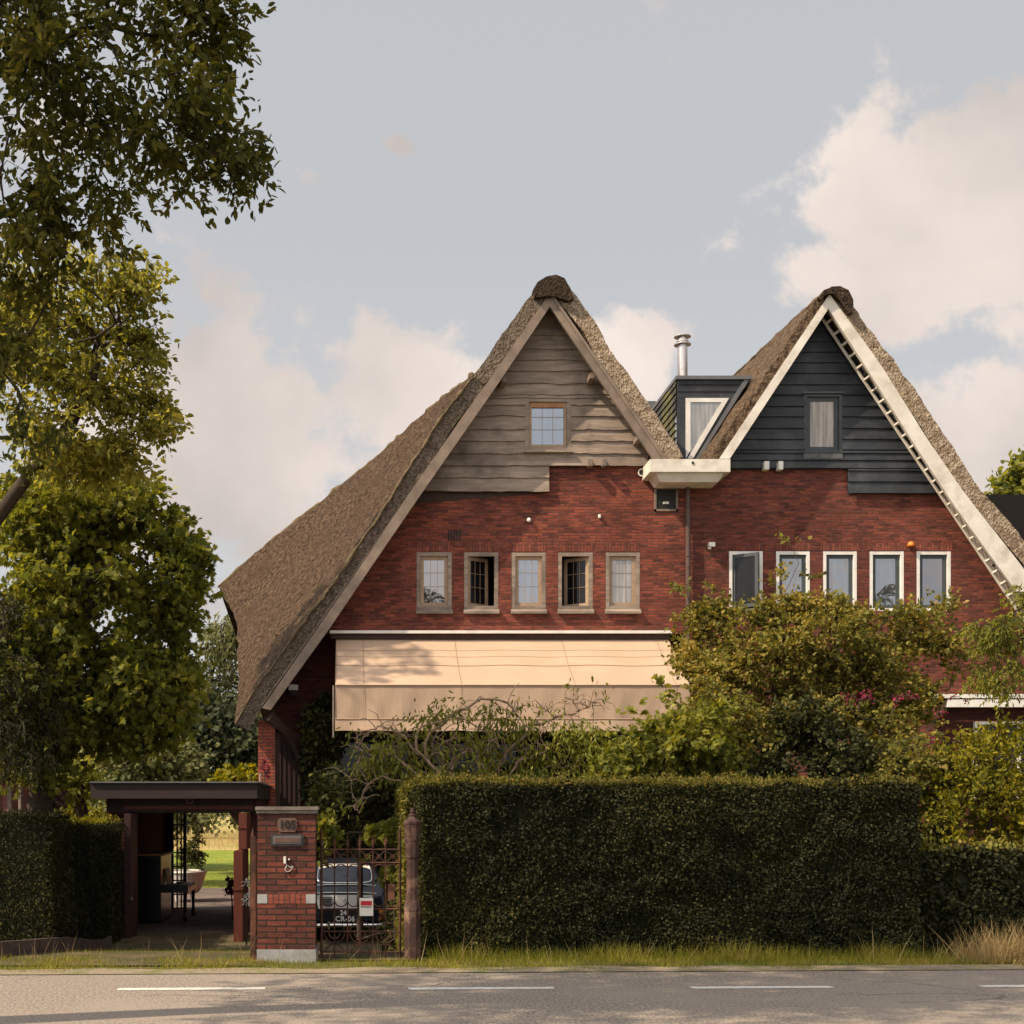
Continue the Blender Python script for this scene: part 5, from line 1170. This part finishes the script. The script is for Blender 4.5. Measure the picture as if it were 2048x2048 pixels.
# ------------------------------------------------------------------ garden plants
plant('apple_tree', 'large loose olive green tree with browning leaves before the right house', 'tree', K(1560,1900,20)*1.0,
      [(Vector((K(1570,0,20).x,20,-.5)), .11), (K(1570,1600,20), .09), (K(1560,1480,20), .07), (K(1550,1380,20), .05), (K(1560,1280,20), .035)],
      [pxblob(1560,1310,20,170,90,1.1), pxblob(1400,1255,20,50,42,.6), pxblob(1440,1230,20,55,28,.5), pxblob(1540,1225,20,70,30,.6), pxblob(1580,1120,20,16,40,.25,.3), pxblob(1640,1215,20,60,26,.5), pxblob(1700,1235,20,70,28,.5), pxblob(1380,1310,20,30,50,.5), pxblob(1800,1240,20,70,28,.5,.7), pxblob(1880,1210,20,32,22,.3,.4), pxblob(1880,1290,20,50,50,.5,.55), pxblob(1700,1330,20,100,60,.8), pxblob(1560,1420,20,190,70,1.0), pxblob(1460,1340,19.6,110,70,.6), pxblob(1640,1290,19.6,120,70,.6), pxblob(1760,1370,19.8,110,60,.6), pxblob(1680,1440,19.4,150,60,.5), pxblob(1900,1330,20,40,60,.4,.6), pxblob(1830,1290,20,60,40,.4,.7), pxblob(1780,1440,20,90,60,.8), pxblob(1850,1400,20,50,40,.5,.5), pxblob(1365,1180,20,14,16,.2,.2), pxblob(1490,1170,20,12,26,.2,.18), pxblob(1625,1150,20,12,30,.2,.18), pxblob(1430,1180,20,10,24,.2,.15), pxblob(1740,1190,20,12,24,.2,.15), pxblob(1560,1160,20,14,30,.2,.18), pxblob(1690,1150,20,12,20,.2,.2)],
      1500, 25, .20, OVAL, .064, M['l_apple'], M['bark'], droop=.0, shell=.3, tipr=.0055, skel_n=400, maxr=.05, out=.8)
plant('maple_shrub', 'bright lime green large leaved shrub over the middle of the hedge', 'shrub', K(1320,1700,17.6),
      [(K(1330,1800,17.6), .05), (K(1330,1560,17.6), .04), (K(1330,1480,17.6), .03)],
      [pxblob(1300,1500,17.6,90,60,.7), pxblob(1400,1470,17.6,80,60,.7), pxblob(1240,1535,17.6,50,30,.5), pxblob(1270,1440,17.6,10,50,.2,.25), pxblob(1330,1375,17.6,12,30,.2,.2), pxblob(1440,1540,17.6,90,30,.5)],
      300, 25, .19, PALM, .078, M['l_lime'], M['bark'], droop=.2, tipr=.004, skel_n=200, trunkname='stem', out=.7)
plant('privet_shrub', 'sunlit olive shrub filling the space between the lime green shrub and the dark ivy', 'shrub', K(1480,1750,18.4), [(K(1480,1850,18.4), .05), (K(1480,1600,18.4), .04), (K(1480,1500,18.4), .03)],
      [pxblob(1480,1520,18.3,90,60,.6), pxblob(1450,1440,18.3,70,60,.5), pxblob(1540,1460,18.6,70,60,.5), pxblob(1400,1400,18.8,50,50,.4,.7), pxblob(1720,1560,18.4,120,24,.5), pxblob(1760,1480,18.9,80,50,.5)], 480, 25, .18, OVAL, .06, M['l_apple'], M['bark'], skel_n=120, trunkname='stem', tb=-.03)
plant('ivy_shrub', 'very dark ivy covered shrub above the hedge, under the apple tree', 'shrub', K(1640,1700,17.9), [(K(1640,1800,17.9), .06), (K(1640,1600,17.9), .05), (K(1640,1500,17.9), .04)],
      [pxblob(1640,1510,17.9,110,60,.7), pxblob(1610,1440,17.9,60,50,.5), pxblob(1720,1530,17.9,90,40,.5), pxblob(1530,1540,17.9,70,30,.5)], 360, 25, .16, OVAL, .06, M['l_ivy'], M['bark'], skel_n=120, trunkname='stem')
plant('forsythia_shrub', 'upright yellow leaved shrub at the right edge above the low hedge', 'shrub', K(1980,1750,17), [(K(1980,1850,17), .05), (K(1980,1700,17), .04), (K(1980,1620,17), .03)],
      [pxblob(1960,1620,17,80,80,.7), pxblob(2030,1560,17,60,90,.7), pxblob(1930,1540,17,50,60,.5), pxblob(2040,1660,17,60,50,.6), pxblob(1900,1640,17,30,60,.4,.6), pxblob(2010,1490,17,40,40,.4,.6)], 420, 25, .18, LANCE, .062, M['l_yellow'], M['bark'], up=.3, droop=-.3, skel_n=200, trunkname='stem', tb=-.12)
plant('rowan_tree', 'drooping feathery leaved branches entering at the right edge', 'tree', (9.4, 16.5, 0), [((9.4,16.5,-.1), .1), ((9.35,16.5,2), .08), ((9.2,16.5,3.6), .06), ((8.9,16.5,4.2), .04)],
      [pxblob(2010,1270,16.5,50,35,.5), pxblob(2000,1340,16.5,45,50,.5), pxblob(2045,1200,16.5,26,40,.4,.7), pxblob(1990,1250,16.5,50,25,.4), (np.array((9.2,16.5,4.2)), np.array((.8,.8,.8)), .8)], 230, 30, .16, tmpl_lance(.2), .062, M['l_maple'], M['bark'], droop=.6, skel_n=60, tb=.12)
plant('rose_shrub', 'spindly rose shrub with crimson flowers among the apple branches', 'shrub', K(1760,1700,18.8), [(K(1770,1850,18.8), .03), (K(1770,1600,18.8), .02), (K(1760,1460,18.8), .015)],
      [pxblob(1725,1392,18.6,38,14,.3), pxblob(1800,1395,18.6,40,18,.3), pxblob(1870,1475,18.6,26,12,.3), pxblob(1880,1425,18.6,14,10,.2), pxblob(1930,1390,18.6,30,14,.2,.3)], 34, 10, .07, OVAL, .035, M['l_pink'], M['bark'], trunkname='stem', crown='flowers')
plant('hydrangea_shrub', 'shady shrub with dull leaves left of the rose and low over the hedge end', 'shrub', K(1830,1700,17.5), [(K(1830,1850,17.5), .04), (K(1830,1650,17.5), .03), (K(1830,1560,17.5), .02)],
      [pxblob(1830,1520,17.5,80,50,.6), pxblob(1870,1600,17.5,40,60,.5), pxblob(1858,1660,17.2,30,50,.4), pxblob(1800,1560,17.5,70,24,.5)], 240, 25, .16, OVAL, .06, M['l_apple'], M['bark'], skel_n=100, trunkname='stem', tb=-.2)
# peach tree with bare twisting branches
pe = thing('peach_tree', K(930,1800,18), 'half bare fruit tree with pale twisting branches in front of the awning', 'tree')
mb = MB(); rngp = random.Random(5)
def curvy(pts, r0, r1, n=22, jit=.018):
    P = []
    for i in range(n+1):
        t = i/n*(len(pts)-1); k = min(int(t), len(pts)-2); f_ = t-k
        p0, p1, p2, p3 = pts[max(k-1, 0)], pts[k], pts[k+1], pts[min(k+2, len(pts)-1)]
        P.append(.5*((2*p1)+(p2-p0)*f_+(2*p0-5*p1+4*p2-p3)*f_**2+(3*p1-p0-3*p2+p3)*f_**3)+Vector((rngp.gauss(0, jit), rngp.gauss(0, jit), rngp.gauss(0, jit))))
    mb.tube(P, [r0+(r1-r0)*i/n for i in range(n+1)], 5, cap=False); return P
Yp = 18.0
def kk(l, d=0): return [K(u, v, Yp+d) for u, v in l]
main = [
 (kk([(905,1760),(900,1620),(915,1560),(880,1540)]), .05, .03), (kk([(870,1560),(905,1520),(900,1490),(870,1475)],.1), .032, .012),
 (kk([(880,1560),(850,1490),(905,1430),(960,1397),(1010,1405),(1040,1440),(1050,1470)],-.1), .028, .006), (kk([(870,1545),(830,1470),(880,1440),(925,1440),(975,1465),(1000,1490)],-.2), .022, .006),
 (kk([(1000,1600),(990,1560),(1020,1500),(1060,1460),(1100,1440),(1140,1432),(1155,1415),(1130,1392)],.1), .034, .008), (kk([(1155,1418),(1175,1412),(1190,1405)],.1), .010, .004), (kk([(1120,1437),(1100,1425),(1090,1415)],.1), .012, .004),
 (kk([(880,1550),(790,1460),(740,1465),(705,1500)],-.1), .02, .005), (kk([(860,1570),(760,1500),(720,1520),(700,1560)],-.2), .02, .005), (kk([(840,1580),(760,1555),(720,1600),(715,1620)],-.3), .016, .004),
 (kk([(1000,1570),(950,1510),(930,1480),(880,1490),(850,1520)],.0), .02, .006), (kk([(1010,1570),(1060,1500),(1120,1530),(1160,1535)],.0), .02, .005), (kk([(990,1560),(1010,1510),(1000,1460),(1030,1420)],.05), .018, .004),
 (kk([(900,1540),(940,1500),(960,1540),(1000,1590)],-.1), .016, .005), (kk([(1010,1590),(1030,1530),(1090,1500),(1080,1470),(1100,1440)],-.1), .018, .005), (kk([(860,1550),(810,1530),(790,1500),(800,1480),(830,1470)],0), .015, .004)]
ends = []
for pts, r0, r1 in main:
    P = curvy(pts, r0, r1)
    for q in P[6:]:
        if rngp.random() < .75:
            d = Vector((rngp.gauss(0, 1), rngp.gauss(0, .6), rngp.gauss(.25, .8))).normalized(); l_ = rngp.uniform(.12, .42)
            e_ = q+d*l_+Vector((0,0,-.04)); curvy([q, q+d*l_*.5+Vector((0,0,.04)), e_], .008, .003, 6, .008); ends.append(e_)
mb.build('trunk', M['palebark'], pe, smooth=True, fixn=False)
cl = [np.array(K(*c)) for c in ((770,1490,17.9),(760,1510,17.9),(800,1500,18),(850,1440,18),(900,1425,18),(935,1470,17.9),(980,1425,18),(1000,1450,18),(1040,1450,18),(1060,1500,18),(1130,1460,18),(1150,1470,18),(1120,1500,18),(1170,1500,18),(1190,1520,18),(1080,1530,18),(1020,1545,18),(960,1540,18),(900,1550,18),(840,1540,18),(800,1550,18),(1220,1490,18),(1180,1470,18),(1100,1560,18),(1200,1550,18),(870,1500,18.1),(740,1530,17.9),(1150,1550,18),(1050,1560,18),(980,1500,18.2),(1230,1540,18),(1210,1510,18))]
pos = []; dr = []
for c in cl:
    k = 110; p = c+rng.normal(size=(k, 3))*np.array((.15,.2,.10)); pos.append(p); dr.append(unit(p-c)*.6+np.array((0,0,-.9)))
for e_ in ends[::5]:
    k = 9; p = np.array(e_)+rng.normal(size=(k, 3))*.07; pos.append(p); dr.append(np.tile(np.array((0,0,-.8)), (k, 1)))
pos = np.concatenate(pos); dr = np.concatenate(dr)+rng.normal(size=(len(pos), 3))*.4; n = len(pos)
leaves_mesh('crown', M['l_lime'], SLIM, pos, dr, rng.normal(size=(n, 3))+np.array((0,-.3,.6)), .095*(.7+.5*rng.random(n)), .40+rng.normal(size=n)*.25, pe)
# ivy by the house and behind the gate
plant('ivy', 'dark ivy climbing the shaded wall between side door and awning', 'ivy', K(640,1880,26.9), [(K(640,1900,26.95), .04), (K(640,1700,26.95), .03), (K(645,1500,26.95), .02)],
      [pxblob(640,1560,26.9,36,60,.25), pxblob(655,1480,26.9,26,50,.2), pxblob(625,1470,26.9,18,60,.15,.6), pxblob(648,1420,26.9,20,40,.12,.5), pxblob(640,1640,26.8,45,50,.3)], 420, 25, .16, OVAL, .10, M['l_ivy'], M['bark'], trunkname='stem', crown='foliage', skel_n=120)
plant('laurel_shrub', 'dark glossy shrub behind the gate between pillar and hedge', 'shrub', K(730,1880,18.6), [(K(720,1880,18.6), .05), (K(720,1700,18.6), .04), (K(720,1640,18.6), .03)],
      [pxblob(710,1600,18.6,75,50,.6), pxblob(770,1590,18.6,50,50,.5), pxblob(660,1580,18.6,30,40,.4), pxblob(770,1680,18.9,40,60,.4), pxblob(720,1660,19,70,40,.4), pxblob(795,1760,18.6,18,90,.3), pxblob(790,1850,18.6,20,60,.3)], 520, 25, .18, OVAL, .065, M['l_ivy'], M['bark'], trunkname='stem', tb=.12, skel_n=140)
plant('grape_vine', 'lime green leafy vine hanging around the top of the iron gate', 'vine', K(760,1880,17.6), [(K(790,1880,17.6), .02), (K(790,1740,17.6), .016), (K(780,1690,17.6), .012)],
      [pxblob(655,1660,17.6,18,24,.2), pxblob(650,1700,17.6,10,24,.15), pxblob(755,1668,17.6,26,14,.2), pxblob(790,1665,17.6,16,24,.2), pxblob(780,1740,17.8,14,20,.2), pxblob(700,1710,18,40,10,.2,.6)], 70, 15, .12, PALM, .085, M['l_lime'], M['bark'], trunkname='stem', tb=-.1)
plant('lily_plant', 'white flowering plant in the gap between red door leaf and open gate', 'plant', K(492,1890,19.5), [(K(493,1890,19.5), .015), (K(493,1820,19.5), .012), (K(493,1790,19.5), .008)],
      [pxblob(494,1768,19.5,6,8,.08), pxblob(492,1797,19.5,7,12,.1), pxblob(497,1855,19.5,3,3,.04,.4), pxblob(497,1877,19.5,3,3,.04,.4)], 9, 10, .05, SLIM, .05, M['l_white'], M['bark'], trunkname='stem', crown='flowers')
plant('fuchsia_plant', 'pink flowering plant at the left edge of the red door leaf', 'plant', K(459,1810,26), [(K(466,1860,26), .02), (K(464,1800,26), .015), (K(461,1780,26), .01)],
      [pxblob(462,1765,26,7,12,.12), pxblob(459,1782,26,6,14,.12)], 16, 15, .07, OVAL, .06, M['l_pink'], M['bark'], trunkname='stem', crown='flowers')
plant('geranium_plant', 'dark red flowering plant on the brick pier by the pale pipe', 'plant', K(529,1560,25.5), [(Vector((K(529,0,25.5).x,25.5,-.45)), .015), (K(529,1600,25.5), .012), (K(529,1545,25.5), .01)],
      [pxblob(528,1528,25.5,11,9,.12), pxblob(522,1534,25.5,7,6,.1), pxblob(535,1545,25.5,8,14,.12)], 18, 10, .05, OVAL, .035, M['l_pink'], M['bark'], trunkname='stem', crown='flowers', tb=-.3)

for o in bpy.data.objects:
    if o.parent is None and 'category' in o:
        if o['category'] == 'hedge': o['group'] = 'clipped hedges round the garden'
        if o['category'] == 'gate': o['group'] = 'leaves of the iron gate'
        if o['category'] == 'house' and o.name.startswith('thatched_house'): o['group'] = 'pair of thatched houses'
